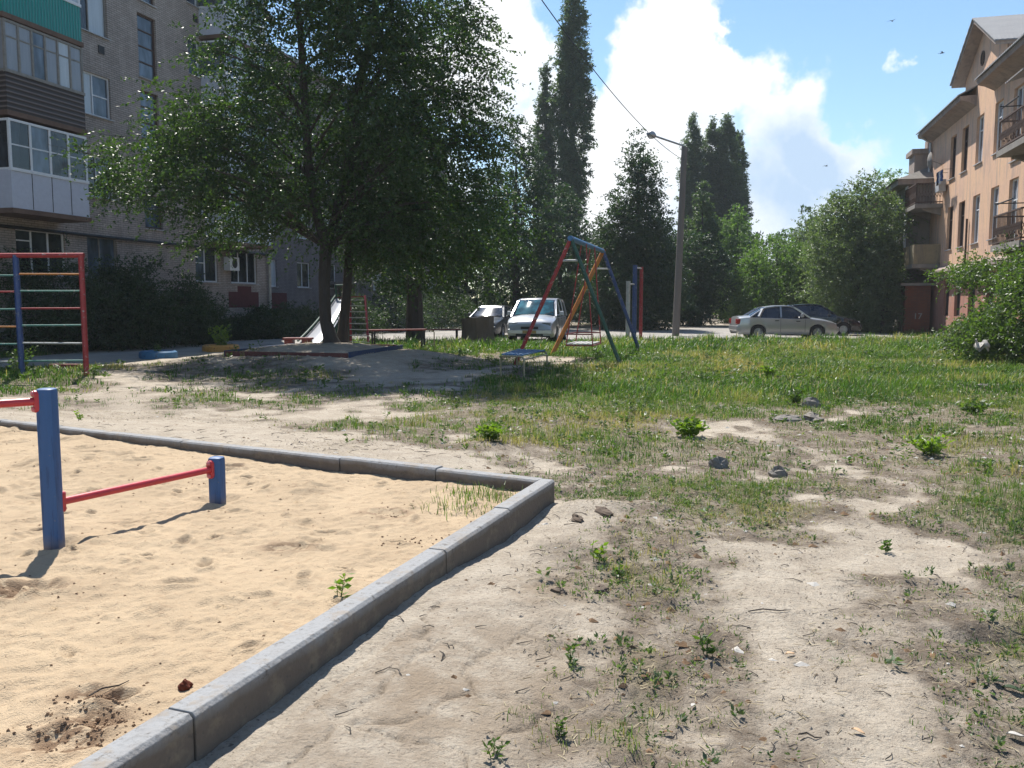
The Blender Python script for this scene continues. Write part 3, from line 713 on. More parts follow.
# balcony stacks
def balcony(F, u0, u1, z0, depth, panel, glz, kind, zt=1.10, zg=2.55, slabm='slab_rust', label=None, ncol=4):
    m = MB(); F.box(m, u0 - .04, u1 + .04, z0 - .14, z0, .0, depth + .04)
    o = m.build('balcony', M[slabm], F.root, label=label)
    th = .05
    m = MB(); F.box(m, u0, u1, z0, z0 + zt, depth - th, depth); F.box(m, u0, u0 + th, z0, z0 + zt, .003, depth - th); F.box(m, u1 - th, u1, z0, z0 + zt, .003, depth - th)
    m.build('parapet', M[panel], o)
    if kind == 'panel':
        m = MB()
        for i in range(1, ncol): F.box(m, u0 + (u1 - u0) * i / ncol - .012, u0 + (u1 - u0) * i / ncol + .012, z0 + .02, z0 + zt, depth + .002, depth + .006)
        m.build('panel_joint', M['dark'], o)
    if glz:
        fr = M[glz[0]]; m = MB(); a = z0 + zt; b = z0 + zg
        F.box(m, u0 - .02, u1 + .02, a - .03, a + .06, depth - .07, depth + .03); F.box(m, u0, u1, b - .07, b, depth - .06, depth + .01)
        n = glz[2]
        for i in range(n + 1):
            c = u0 + .035 + (u1 - u0 - .07) * i / n; F.box(m, c - .035, c + .035, a + .06, b - .07, depth - .06, depth + .005)
        for e in (u0, u1 - .05): F.box(m, e, e + .05, b - .07, b, .003, depth - .06); F.box(m, e, e + .05, a, a + .06, .003, depth - .07)
        if glz[3]: F.box(m, u0, u1, a + (b - a) * glz[3] - .02, a + (b - a) * glz[3] + .02, depth - .05, depth - .01)
        f = m.build('glazing_frame', fr, o)
        for i in range(n):
            c0 = u0 + .06 + (u1 - u0 - .07) * i / n; c1 = u0 + .01 + (u1 - u0 - .07) * (i + 1) / n
            g_ = MB(); F.box(g_, c0, c1, a + .06, b - .07, depth - .04, depth - .025)
            gm = glz[1][i % len(glz[1])]; g_.build('pane', M[gm], f)
        for e in (u0 + .012, u1 - .03):
            g_ = MB(); F.box(g_, e, e + .018, a + .06, b - .07, .01, depth - .06); g_.build('side_pane', M[glz[1][0]], f)
    return o
DA = 1.2
b0 = FA.uz(13, 211, DA)[0]; b1 = FA.uz(90, 220, DA)[0]
balcony(FA, b0, b1, 4.30, DA, 'panelwhite', ('winwhite', ('glass', 'glass3', 'glass', 'glass'), 4, .5), 'panel', label='balcony with white plastic panels and white framed glazing')
balcony(FA, b0, b1, 4.30 + FLZ, DA, 'slats', ('winwood', ('oldglass', 'oldglass', 'glass3', 'oldglass', 'glass2', 'oldglass'), 6, .68), '', label='balcony with brown slatted parapet and milky old glazing')
balcony(FA, b0, b1, 4.30 + 2 * FLZ - .05, DA, 'tealc', ('winwhite', ('glass2', 'glass2', 'glass3'), 4, 0), '', label='balcony with turquoise corrugated parapet')
balcony(FA, b0, b1, 4.30 + 3 * FLZ - .05, DA, 'panelwhite', ('winwhite', ('glass', 'glass3'), 4, 0), 'panel')
m = MB(); FA.box(m, b0, b1, 4.30 + 4 * FLZ - .2, 4.30 + 4 * FLZ - .1, 0, DA + .1); m.build('balcony_roof', M['slab'], FA.root)
c0 = FA.uz(231, 225, DA)[0]; c1 = c0 + 3.1
for k in range(4):
    balcony(FA, c0, c1, 4.1 + FLZ * k, DA, 'panelwhite', (('winwhite', ('glass3', 'glass2', 'glass'), 4, 0) if k != 0 else ('winwhite', ('glass', 'glass3'), 3, 0)), '', slabm='slab_rust')
m = MB(); FA.box(m, c0, c1, 4.1 + 4 * FLZ - .2, 4.1 + 4 * FLZ - .1, 0, DA + .1); m.build('balcony_roof', M['slab'], FA.root)

# ---- second block further along, set back, its brick darkened for the tree's shadow
FB = Facade('apartment_building', 'brick flats toned dark for tree shade, set back behind the slide and the big tree', tuple(FA.world(uE + 1.2, 0, -2.6)), LA, flip=-1)
FB.root.location.z = 0
wins = []
for k in range(5):
    for u in (2.5, 6.2, 9.5, 16.5, 20., 23.5, 27.):
        wins.append((u, u + 1.5, 2.43 + FLZ * k, 3.85 + FLZ * k))
FB.wall('wall', M['brick_shaded'], 0, 32, .9, 14.6, wins)
m = MB(); FB.box(m, 0, 32.04, -.3, .9, -11.9, .06); m.build('plinth', M['plinth'], FB.root)
m = MB(); FB.box(m, -.3, 32.4, 14.6, 14.85, -12.3, .4); m.build('roof', M['slab'], FB.root)
for i, w_ in enumerate(wins): FB.window(*w_, M['winwhite'], M['glass'] if i % 3 else M['glass2'], bars=(.45,))
for k in range(4): balcony(FB, 12.2, 15.4, 4.1 + FLZ * k, 1.2, 'panelwhite' if k % 2 else 'slats', ('winwood', ('glass3', 'oldglass'), 4, 0), '')
m = MB(); FB.box(m, 1., 5., 1.2, 2.1, .001, .006); m.build('painted_patch', M['maroon'], FB.root)
m = MB(); FB.box(m, 10.2, 13.8, 2.7, 2.85, .0, 1.8); FB.box(m, 10.3, 10.45, -.1, 2.7, 1.6, 1.75); FB.box(m, 13.55, 13.7, -.1, 2.7, 1.6, 1.75); m.build('entrance_canopy', M['slab'], FB.root)

# ---- right three-storey house, peach plaster
RA = math.atan2(1, .262)
FR = Facade('plaster_house', 'old three storey peach plastered house with gable on the right', (9.9, 0, 0), RA, flip=1)
uR0, uR1 = FR.uz(928, 240)[0], 14.
colsU = [FR.uz(px, py)[0] for px, py in ((949.5, 230), (961, 226), (975.5, 220), (994, 209), (1013, 200))]
step = 2.45
cols = colsU + [colsU[-1] - step * i for i in range(1, 6)]
holes = []
for i, u in enumerate(cols):
    hw = .53
    door = i in (4,)
    holes.append((u - hw, u + hw, 7.3 if not door else 6.65, 9.25, 't', i))
    holes.append((u - hw, u + hw, 4.03 if not door else 3.5, 6.02, 'm', i))
    holes.append((u - hw, u + hw, .95, 2.75, 'g', i))
FR.wall('wall', M['peach'], uR1, uR0, 3.15, 10.1, [h[:4] for h in holes if h[4] != 'g'], depth=.2, thick=11)
FR.wall('ground_floor_wall', M['pinkplaster'], uR1, uR0, -.3, 2.98, [h[:4] for h in holes if h[4] == 'g'], depth=.2, thick=11)
m = MB(); q = [FR.p(uR1, 2.98, .0), FR.p(uR0, 2.98, 0), FR.p(uR0, 2.98, .42), FR.p(uR1, 2.98, .42), FR.p(uR1, 3.3, .0), FR.p(uR0, 3.3, 0), FR.p(uR0, 3.08, .42), FR.p(uR1, 3.08, .42)]
m.hexa([q[0], q[1], q[2], q[3], q[4], q[5], q[6], q[7]]); m.build('string_course', M['soffit'], FR.root)
for h in holes:
    u0, u1, z0, z1, f, i = h
    wood = (i in (0, 1) or f == 'g')
    FR.window(u0, u1, z0, z1, M['brownframe'] if wood else M['winwhite'], M['glass'] if wood else M['glass3'], depth=.17, bars=(.5,), hbars=[(0, .7), (1, .7)], fw=.06, sill=(f != 'g'))
# gable over the middle bay
gz0 = 10.1
up, zp = FR.uz(985, 34)          # wall peak
ug0, zg0 = FR.uz(966, 82)
up = (up + 0); hwid = 3.0
gm_ = MB(); zpk = 12.85; up = up - .25
gm_.prism([FR.p(up - hwid, gz0, 0), FR.p(up + hwid, gz0, 0), FR.p(up + hwid, gz0 + 1.15, 0), FR.p(up, zpk, 0), FR.p(up - hwid, gz0 + 1.15, 0)], FR.p(0, 0, 0), FR.p(0, 0, -.35))
gb = gm_.build('gable', M['peach'], FR.root)
m = MB(); m.lathe([(.001, 0), (.30, 0), (.30, .03), (.24, .03), (.24, .015), (.001, .015)], FR.p(up + .35, 11.55, .0), 20, 'y'); m.build('round_window', M['glass'], gb)
ov = .5
for sgn in (-1, 1):
    m = MB(); e = hwid + .35
    sl = (zpk - gz0 - 1.15) / hwid
    A = lambda t, d, dz: FR.p(up + sgn * t, zpk + .02 - sl * t + dz, d)
    m.hexa([A(0, ov, 0), A(e, ov, 0), A(e, -4.5, 0), A(0, -4.5, 0), A(0, ov, .16), A(e, ov, .16), A(e, -4.5, .16), A(0, -4.5, .16)])
    r_ = m.build('gable_roof', M['soffit'], FR.root)
    m = MB(); m.hexa([A(0, ov + .06, .163), A(e + .08, ov + .06, .163), A(e + .08, -4.5, .163), A(0, -4.5, .163), A(0, ov + .06, .21), A(e + .08, ov + .06, .21), A(e + .08, -4.5, .21), A(0, -4.5, .21)])
    m.build('roof_sheet', M['slate'], r_)
# eaves and main roof slope on both sides of the gable
for (a, b, dz) in ((up + 1.0, uR0 + .4, 0), (uR1, up - 1.55, .0)):
    m = MB(); ez = gz0
    m.prism([FR.p(0, ez - .02, 0), FR.p(0, ez - .30, .0), FR.p(0, ez - .12, .35), FR.p(0, ez - .05, .62), FR.p(0, ez + .12, .66), FR.p(0, ez + .14, 0)], FR.p(a, 0, 0), FR.p(b, 0, 0))
    m.build('eave', M['soffit'], FR.root)
    m = MB(); m.hexa([FR.p(a, ez + .125, .74), FR.p(b, ez + .125, .74), FR.p(b, ez + 3.2, -5.4), FR.p(a, ez + 3.2, -5.4), FR.p(a, ez + .175, .74), FR.p(b, ez + .175, .74), FR.p(b, ez + 3.26, -5.4), FR.p(a, ez + 3.26, -5.4)])
    m.build('roof', M['slate'], FR.root)
m = MB(); m.tube([FR.p(uR0 - .15, 10.05, .6), FR.p(uR0 - .15, 9.7, .12), FR.p(uR0 - .15, .3, .12)], .07, 8); m.build('downpipe', M['steel'], FR.root)
for px, py, l in ((968, 240, 3.4),):
    u, z = FR.uz(px, py); m = MB(); m.tube([FR.p(u, z - 1.4, .08), FR.p(u, z + .9, .08)], .045, 6); m.build('downpipe', M['brownframe'], FR.root)
def rail_balcony(F, u0, u1, z0, depth, solid=None, plants=False, label=None, awn=False):
    m = MB(); F.box(m, u0 - .05, u1 + .05, z0 - .2, z0, 0, depth + .05)
    for u in (u0 + .3, u1 - .3): m.hexa([F.p(u - .09, z0 - .55, 0), F.p(u + .09, z0 - .55, 0), F.p(u + .09, z0 - .28, depth * .7), F.p(u - .09, z0 - .28, depth * .7), F.p(u - .09, z0 - .2, 0), F.p(u + .09, z0 - .2, 0), F.p(u + .09, z0 - .2, depth * .7), F.p(u - .09, z0 - .2, depth * .7)])
    o = m.build('balcony', M['slab'], F.root, label=label)
    m = MB(); H = .98
    if solid:
        F.box(m, u0, u1, z0, z0 + .95, depth - .06, depth); F.box(m, u0, u0 + .06, z0, z0 + .95, 0, depth - .06); F.box(m, u1 - .06, u1, z0, z0 + .95, 0, depth - .06)
        m.build('parapet', M[solid], o)
    else:
        for (a, b) in ((F.p(u0, 0, 0), F.p(u0, 0, depth)), (F.p(u0, 0, depth), F.p(u1, 0, depth)), (F.p(u1, 0, depth), F.p(u1, 0, 0))):
            for h in (.08, H): m.bar(a + Vector((0, 0, z0 + h)), b + Vector((0, 0, z0 + h)), .05)
            n = max(3, int((b - a).length / .13))
            for i in range(n + 1):
                q = a.lerp(b, i / n); m.bar(q + Vector((0, 0, z0)), q + Vector((0, 0, z0 + H)), .022, .022)
                if i < n:
                    q2 = a.lerp(b, (i + 1) / n); m.bar(q + Vector((0, 0, z0 + .3)), q2 + Vector((0, 0, z0 + .62)), .018); m.bar(q + Vector((0, 0, z0 + .62)), q2 + Vector((0, 0, z0 + .3)), .018)
        m.build('railing', M['brownframe'], o)
    return o
M['yellowish'] = plaster('yellow_plaster', (.30, .245, .15), (.24, .20, .13), (.15, .13, .11))
uu = FR.uz(1000, 122, 1.15)[0] - .95
rail_balcony(FR, uu - 1.9, uu + .95, 6.62, 1.15)
rail_balcony(FR, uu - 1.9, uu + 1.05, 3.48, 1.15)
o = MB(); o.hexa([FR.p(uu - 1.2, 9.15, 0), FR.p(uu + .6, 9.15, 0), FR.p(uu + .6, 8.75, 1.15), FR.p(uu - 1.2, 8.75, 1.15), FR.p(uu - 1.2, 9.19, 0), FR.p(uu + .6, 9.19, 0), FR.p(uu + .6, 8.79, 1.15), FR.p(uu - 1.2, 8.79, 1.15)])
o.build('awning', M['slate'], FR.root)
for zz in (8.0, 4.85):
    m = MB(); m.tube([FR.p(uu + .8, zz, 1.15), FR.p(uu - .9, zz, 1.15)], .025, 6); m.tube([FR.p(uu + .5, zz, 0), FR.p(uu + .5, zz, 1.3)], .02, 6); m.build('clothes_rail', M['dark'], FR.root)
ub0 = FR.uz(940, 262)[0]
rail_balcony(FR, ub0, uR0 - .1, 6.35, 1.2)
rail_balcony(FR, ub0, uR0 - .1, 3.45, 1.2, solid='yellowish')
# dish, clothes, AC
u, z = FR.uz(942, 160); m = MB(); mt = Matrix.Rotation(R(35), 3, 'X') @ Matrix.Rotation(R(-25), 3, 'Y')
m.lathe([(.001, .10), (.15, .085), (.3, .03), (.40, -.02), (.41, -.02), (.3, .05), (.001, .12)], FR.p(u, z, .55), 20, 'y'); m.tube([FR.p(u, z, .5), FR.p(u, z - .2, 0)], .02, 6)
m.build('satellite_dish', M['slab'], FR.root, smooth=True)
u, z = FR.uz(946, 186); m = MB(); FR.box(m, u - .4, u + .4, z - .28, z + .28, .08, .4); m.build('air_conditioner', M['sill'], FR.root, bevel=.02)
u, z = FR.uz(952, 176)
cl = thing('drying_clothes', 'blue and white washing drying outside the top window of the peach house', 'laundry', tuple(FR.world(u, z, 0)))
cl.rotation_euler = (0, 0, RA)
for i, (c_, du_) in enumerate((('blue', -.3), ('white', .02), ('blue', .28), ('dark', .5))):
    m = MB(); N = 6
    for a in range(N):
        for b in range(N):
            pass
    vs = [(du_ - .13 + .26 * a / N, .5 + .04 * math.sin(a * 2.1 + b * .7 + i), .25 - (.5 + .1 * (i % 2)) * b / N) for b in range(N + 1) for a in range(N + 1)]
    m.add(vs, [(b * (N + 1) + a, b * (N + 1) + a + 1, (b + 1) * (N + 1) + a + 1, (b + 1) * (N + 1) + a) for a in range(N) for b in range(N)])
    o = m.build('garment', M[c_], cl); o.modifiers.new('s', 'SOLIDIFY').thickness = .012
m = MB(); m.tube([(-.5, .5, .26), (.7, .5, .26)], .008, 5); m.tube([(-.5, 0.03, .26), (-.5, .5, .26)], .01, 5); m.tube([(.7, .03, .26), (.7, .5, .26)], .01, 5); m.build('clothes_line', M['dark'], cl)

# ---- grey end house beyond it, projecting further into the yard
q = at(906, 240, 44.6)
FG = Facade('plaster_house', 'grey beige plastered house with dark roof beyond the peach house', (q.x, q.y, 0), RA, flip=1)
gh = [(2.2 + 2.7 * i, 3.3 + 2.7 * i, z0, z0 + 1.7) for i in range(5) for z0 in (1.1, 4.4)]
FG.wall('wall', M['greyplaster'], 0, 15, -.3, 7.6, gh, thick=9.5)
for i, h in enumerate(gh): FG.window(*h, M['winwhite'], M['glass3'] if i % 2 else M['glass'], bars=(.5,))
m = MB(); FG.box(m, -.05, .55, -.2, 7.55, .003, .05); m.build('corner_pilaster', M['panelwhite'], FG.root)
m = MB(); FG.box(m, -.35, 15.3, 7.6, 7.85, -9.6, .55); m.build('eave', M['soffit'], FG.root)
m = MB(); a, b = -.45, 15.4
m.add([FG.p(a, 7.86, .65), FG.p(b, 7.86, .65), FG.p(b, 7.86, -9.8), FG.p(a, 7.86, -9.8), FG.p(a + 3.2, 10.0, -4.6), FG.p(b - 3, 10.0, -4.6)], [(0, 1, 5, 4), (1, 2, 5), (2, 3, 4, 5), (3, 0, 4), (3, 2, 1, 0)])
m.build('roof', M['slab'], FG.root)
m = MB(); FG.box(m, .6, 2.1, 8.2, 9.25, -1.9, -.35); FG.box(m, .5, 2.2, 9.25, 9.5, -2.0, -.2); FG.box(m, .9, 1.6, 9.5, 10.0, -1.6, -1.0); m.build('chimney', M['soffit'], FG.root)
# orange brick porch with number
q = P(903, 336); q.y = 42.9; q.x = ray(903, 330).x / ray(903, 330).y * 42.9
pr = thing('brick_porch', 'small orange brick porch with white painted 17 under a concrete slab', 'porch', (q.x, q.y, 0), RA - math.pi / 2)
m = MB(); m.box((.62, .75, 1.1), (1.2, 1.4, 2.6)); m.build('wall', M['redbrick'], pr)
m = MB(); m.box((.62, .72, 2.48), (1.7, 1.75, .14)); m.build('canopy', M['slab'], pr)
m = MB(); m.box((-.0, .72, .9), (.05, .8, 1.9)); m.build('door', M['yellowish'], pr)
cu = bpy.data.curves.new('house_number', 'FONT'); cu.body = '17'; cu.size = .42; cu.extrude = .003; cu.align_x = 'CENTER'
to = bpy.data.objects.new('house_number', cu); COL.objects.link(to); to.parent = pr; to.location = (.66, .043, .75); to.rotation_euler = (R(90), 0, 0)
cu.materials.append(M['white'])
dg = bpy.context.evaluated_depsgraph_get(); dg.update(); me_ = bpy.data.meshes.new_from_object(to.evaluated_get(dg))
o2 = bpy.data.objects.new('house_number', me_); COL.objects.link(o2); o2.parent = pr; o2.location = to.location; o2.rotation_euler = to.rotation_euler
bpy.data.objects.remove(to); o2.name = 'house_number'
# ------------------------------------------------------------------ cars
def car_paint(name, col, metal=.5, rough=.28):
    t = NT(name); v = t.coord(); n = t.noise(v, 3., 5, .6)
    c = t.mix(t.math('MULTIPLY', n, .5), col, tuple(x * .75 for x in col))
    return t.done(t.bsdf(c, t.math('MULTIPLY_ADD', n, .15, rough - .05), metal, **{'Coat Weight': .6, 'Coat Roughness': .08}))
M['silver'] = car_paint('silver_paint', (.40, .41, .42)); M['silver2'] = car_paint('silver_white_paint', (.46, .47, .49)); M['blackcar'] = car_paint('black_paint', (.012, .012, .016), .1, .2); M['greycar'] = car_paint('dark_grey_paint', (.07, .075, .08), .3)
M['autoglass'] = m_glass('auto_glass', (.014, .018, .03), .04); M['windscreen'] = m_glass('windscreen', (.03, .11, .14), .05)
M['lampglass'] = m_glass('lamp_glass', (.45, .46, .48), .1); M['tail'] = m_paint('tail_lamp', (.30, .01, .01), rough=.2); M['plate'] = m_paint('plate_ochre', (.36, .25, .10), rough=.6)
M['alloy'] = m_paint('alloy', (.40, .41, .42), rough=.35, metal=.6); M['bumperdark'] = m_paint('dark_plastic', (.03, .03, .032), rough=.7)
def interp(x, pts):
    return float(np.interp(x, [p[0] for p in pts], [p[1] for p in pts]))
def make_car(name, label, paint, loc, rz, S, scr='autoglass'):
    """x forward, y left; S: spec dict"""
    root = thing(name, label, 'car', loc, rz)
    L = S['L']; W = S['W'] / 2; wr = S['wr']; ax = S['axles']
    xs = sorted(set(list(np.linspace(-L / 2, L / 2, 61)) + [a + k * wr * 1.12 for a in ax for k in (-1, -.97, -.8, -.5, 0, .5, .8, .97, 1)]))
    m = MB(); n = 7; rings = []
    for x in xs:
        zb = S['zb']
        for a in ax:
            d = abs(x - a); R_ = wr * 1.12
            if d < R_: zb = max(zb, wr + math.sqrt(R_ * R_ - d * d) * .98)
        zs = interp(x, S['deck']); e = abs(x) / (L / 2)
        w_ = W * (1 - .13 * max(0, (e - .72) / .28) ** 2.2)
        if e > .97: zb = max(zb, S['zb'] + .08)
        zm = max(zb + .02, min(zs - .12, (S['zb'] + zs) / 2 + .08))
        ring = [(w_ * .93, zb), (w_ * .985, zb + (zm - zb) * .4), (w_, zm), (w_ * .965, zs - .04), (w_ * .88, zs), (w_ * .5, zs + S.get('crown', .035)), (0, zs + S.get('crown', .035) * 1.25)]
        ring = ring + [(-a, b) for a, b in ring[-2::-1]]
        rings.append([(x, a, b) for a, b in ring])
    k = len(rings[0])
    for r in rings: m.v += r
    for i in range(len(rings) - 1):
        for j in range(k - 1): m.f.append((i * k + j, i * k + j + 1, (i + 1) * k + j + 1, (i + 1) * k + j))
    m.f.append(tuple(range(k))); m.f.append(tuple((len(rings) - 1) * k + j for j in range(k))[::-1])
    m.build('body', paint, root, smooth=True)
    # underside
    u = MB(); u.box((0, 0, S['zb'] + .08), (L * .94, W * 1.7, .12)); u.build('underbody', M['bumperdark'], root)
    # cabin
    roof = S['roof']; xr = [p[0] for p in roof]; cx = np.linspace(xr[0], xr[-1], 41)
    def cab(off, zoff):
        out = []
        for x in cx:
            zt = interp(x, roof) + zoff; zd = interp(x, S['deck']) - .03; h = max(0., zt - zd); H = S['H'] - zd
            wt = (W * .93 - (W * .93 - S['wroof']) * min(1, h / H)) + off; wb = W * .93 + off
            out.append([(x, wb, zd), (x, (wb + wt) / 2 + .012, (zd + zt) / 2), (x, wt, max(zd, zt - .05)), (x, wt * .9, zt), (x, 0, zt + .02), (x, -wt * .9, zt), (x, -wt, max(zd, zt - .05)), (x, -(wb + wt) / 2 - .012, (zd + zt) / 2), (x, -wb, zd)])
        return out
    A = cab(0, 0); g_ = MB(); k = 9
    for r in A: g_.v += r
    for i in range(len(A) - 1):
        for j in range(k - 1): g_.f.append((i * k + j, i * k + j + 1, (i + 1) * k + j + 1, (i + 1) * k + j))
    cabn = g_.build('cabin_glass', M['autoglass'], root, smooth=True)
    # windscreen sheet
    B = cab(.006, .008)
    xw = S['screen']
    ws = MB(); idx = [i for i, x in enumerate(cx) if xw[0] <= x <= xw[1]]
    for i in idx: ws.v += [(p[0] + .012, p[1] * .93, p[2] + .004) for p in B[i][2:7]]
    for a in range(len(idx) - 1):
        for j in range(4): ws.f.append((a * 5 + j, a * 5 + j + 1, (a + 1) * 5 + j + 1, (a + 1) * 5 + j))
    ws.build('windscreen', M[scr], root, smooth=True)
    # roof skin and pillars
    rf = MB(); idx = [i for i, x in enumerate(cx) if S['skin'][0] <= x <= S['skin'][1]]
    for i in idx: rf.v += B[i][2:7]
    for a in range(len(idx) - 1):
        for j in range(4): rf.f.append((a * 5 + j, a * 5 + j + 1, (a + 1) * 5 + j + 1, (a + 1) * 5 + j))
    rfo = rf.build('roof', paint, root, smooth=True); rfo.modifiers.new('s', 'SOLIDIFY').thickness = .02
    for sy in (1, -1):
        pl = MB()
        def edge(x):   # roof line point
            zt = interp(x, roof); zd = interp(x, S['deck']) - .03; h = max(0., zt - zd); H = S['H'] - zd
            wt = (W * .93 - (W * .93 - S['wroof']) * min(1, h / H)); return Vector((x, sy * (wt * .985 + .004), zt - .02))
        pts = [edge(x) for x in np.linspace(xr[0] + .02, xr[-1] - .02, 26)]
        pl.tube(pts, .034, 6)
        for (x0, x1, r_) in S['pillars']:
            p0 = edge(x1); p1 = Vector((x0, sy * (W * .93 + .004), interp(x0, S['deck']))); pl.bar(p1, p0, .05 * r_, .05 * r_)
        pl.build('pillars', paint, root, smooth=True)
        hm = MB(); hm.box((S['mirror'], sy * (W + .10), interp(S['mirror'], S['deck']) + .12), (.12, .20, .16), tw=.8, tl=.8); hm.box((S['mirror'], sy * (W - .02), interp(S['mirror'], S['deck']) + .05), (.06, .14, .05))
        hm.build('mirror', paint, root, bevel=.03)
        for dx in S['seams']:
            sm = MB(); zz = interp(dx, S['deck']); sm.tube([(dx, sy * (W * .99 + .002), S['zb'] + .12), (dx, sy * (W + .001), (S['zb'] + zz) / 2 + .08), (dx, sy * (W * .968 + .003), zz - .05)], .006, 4); sm.build('door_seam', M['bumperdark'], root)
        for dx in S['handles']:
            sm = MB(); sm.box((dx, sy * (W * .985 + .012), interp(dx, S['deck']) - .13), (.17, .03, .035)); sm.build('door_handle', M['bumperdark'] if S.get('dh') else paint, root, bevel=.01)
        hl = MB(); hl.box((L / 2 - .17, sy * W * .66, interp(L / 2 - .2, S['deck']) - .13), (.26, W * .40, S.get('lh', .16)), tw=.8); hl.build('headlight', M['lampglass'], root, bevel=.03)
        tl = MB(); tl.box((-L / 2 + .06, sy * W * .74, interp(-L / 2 + .1, S['deck']) - .18), (.16, W * .34, .22)); tl.build('tail_light', M['tail'], root, bevel=.02)
        for a in ax:
            wh = MB(); c = (a, sy * (W - .10), wr)
            wh.lathe([(wr * .62, -.10), (wr * .93, -.10), (wr, -.07), (wr, .07), (wr * .93, .10), (wr * .62, .095), (wr * .60, -.02)], c, 28, 'y')
            wo_ = wh.build('wheel', M['rubber'], root, smooth=True)
            rm = MB(); f = 1 if sy > 0 else -1
            rm.lathe([(wr * .63, .09 * f), (wr * .58, .07 * f), (wr * .56, -.0), (.001, -.0)], c, 24, 'y')
            for q in range(5):
                t_ = q * 2 * math.pi / 5; rm.bar(Vector(c) + Vector((0, .06 * f, 0)), Vector(c) + Vector((math.cos(t_) * wr * .58, .075 * f, math.sin(t_) * wr * .58)), .07, .03)
            rm.lathe([(.001, .085 * f), (.06, .08 * f), (.07, .0)], c, 12, 'y')
            rm.build('rim', M['alloy'], wo_)
            wa = MB(); wa.lathe([(wr * 1.13, -.16), (wr * 1.13, .02), (.001, .02)], (a, sy * (W - .14) - sy * .1, wr + .01), 24, 'y'); wa.build('wheel_arch', M['bumperdark'], root)
    gz = interp(L / 2 - .05, S['deck'])
    gr = MB(); gr.box((L / 2 - .015, 0, gz - .16), (.08, W * .70, .15)); 
    for i in range(3): gr.box((L / 2 + .03, 0, gz - .20 + i * .045), (.012, W * .66, .012))
    gr.build('grille', M['bumperdark'], root, bevel=.015)
    bp = MB(); bp.box((L / 2 - .10, 0, S['zb'] + .22), (.30, W * 1.80, .22), tw=.98); bp.build('front_bumper', paint, root, bevel=.05)
    bi = MB(); bi.box((L / 2 + .045, 0, S['zb'] + .10), (.03, W * 1.1, .10)); bi.build('air_intake', M['bumperdark'], root, bevel=.01)
    bq = MB(); bq.box((-L / 2 + .10, 0, S['zb'] + .26), (.28, W * 1.84, .24), tw=.98); bq.build('rear_bumper', paint, root, bevel=.05)
    pt = MB(); pt.box((L / 2 + .062, 0, S['zb'] + .22), (.012, .52, .112)); pt.build('number_plate', M['plate'], root)
    for y in (-.35, .3):
        wp = MB(); wx = S['screen'][1]; wp.tube([(wx + .0, y, interp(wx, roof) + .03), (wx - .18, y + .42, interp(wx - .18, roof) + .035)], .01, 4); wp.build('wiper', M['dark'], root)
    return root
SED = dict(L=4.3, W=1.70, H=1.43, wr=.30, zb=.20, axles=(-1.27, 1.25), wroof=.56,
    deck=[(-2.15, .78), (-2.1, .93), (-1.6, .97), (-1.0, .94), (.4, .90), (.95, .91), (1.5, .84), (1.95, .73), (2.12, .62), (2.15, .52)],
    roof=[(-1.62, .95), (-1.30, 1.16), (-.95, 1.36), (-.5, 1.42), (0, 1.43), (.25, 1.40), (.55, 1.24), (.92, .92)], screen=(.26, .90), skin=(-.98, .3),
    pillars=[(-1.25, -1.05, 2.2), (-.30, -.28, 1.3), (.95, .3, 1.1)], mirror=.55, seams=(-.32, .72), handles=(-.48, .42), dh=1)
p1 = at(734, 325, 37.6); p2 = at(832, 325, 37.2); mid = (p1 + p2) / 2
car1 = make_car('parked_sedan', 'silver sedan parked side-on at the edge of the grass, facing right', M['silver'], (mid.x, mid.y, 0), R(-2), SED)
HAT = dict(SED); HAT.update(L=4.0, deck=[(-2.0, .80), (-1.9, .95), (-1., .96), (.4, .93), (.9, .93), (1.4, .85), (1.8, .74), (2.0, .58)], roof=[(-1.95, .95), (-1.75, 1.25), (-1.3, 1.43), (-.4, 1.50), (.1, 1.47), (.5, 1.27), (.95, .93)], axles=(-1.22, 1.2), H=1.5, screen=(.12, .93), skin=(-1.4, .15))
q = at(815, 325, 41.5)
car2 = make_car('parked_hatchback', 'black hatchback half hidden behind the silver sedan', M['blackcar'], (q.x, q.y, 0), R(-14), HAT)
VAN = dict(L=4.75, W=1.90, H=1.72, wr=.33, zb=.24, axles=(-1.5, 1.40), wroof=.74,
    deck=[(-2.37, .95), (-2.3, 1.02), (.6, 1.02), (1.2, 1.04), (1.7, .97), (2.15, .86), (2.33, .74), (2.37, .6)], lh=.22,
    roof=[(-2.32, 1.0), (-2.2, 1.55), (-1.9, 1.70), (-.5, 1.74), (.2, 1.70), (.45, 1.62), (.9, 1.33), (1.32, 1.02)], screen=(.40, 1.30), skin=(-2.1, .38),
    pillars=[(-2.2, -2.1, 1.6), (-1.2, -1.2, 1.4), (-.1, -.1, 1.4), (1.35, .42, 1.2)], mirror=.85, seams=(-1.15, -.1, .95), handles=(-.85, .15), crown=.06)
q = at(536, 325, 34.6)
van = make_car('parked_minivan', 'silver minivan seen from the front, behind the swing', M['silver2'], (q.x + .1, q.y, 0), R(-90 - 10), VAN, 'windscreen')
GLN = dict(SED); GLN.update(roof=[(-1.62, .95), (-1.30, 1.16), (-.95, 1.36), (-.5, 1.42), (0, 1.43), (.20, 1.40), (1.02, .905)], screen=(.2, 1.0), skin=(-.98, .24), pillars=[(-1.25, -1.05, 2.2), (-.30, -.28, 1.3), (1.03, .24, 1.1)])
M['dustglass'] = m_glass('dusty_windscreen', (.05, .055, .07), .17)
q = at(493, 325, 39.5)
car4 = make_car('parked_car', 'dark car with glinting windscreen, between the stump and the minivan', M['greycar'], (q.x, q.y, 0), R(-90 - 15), GLN, 'dustglass')

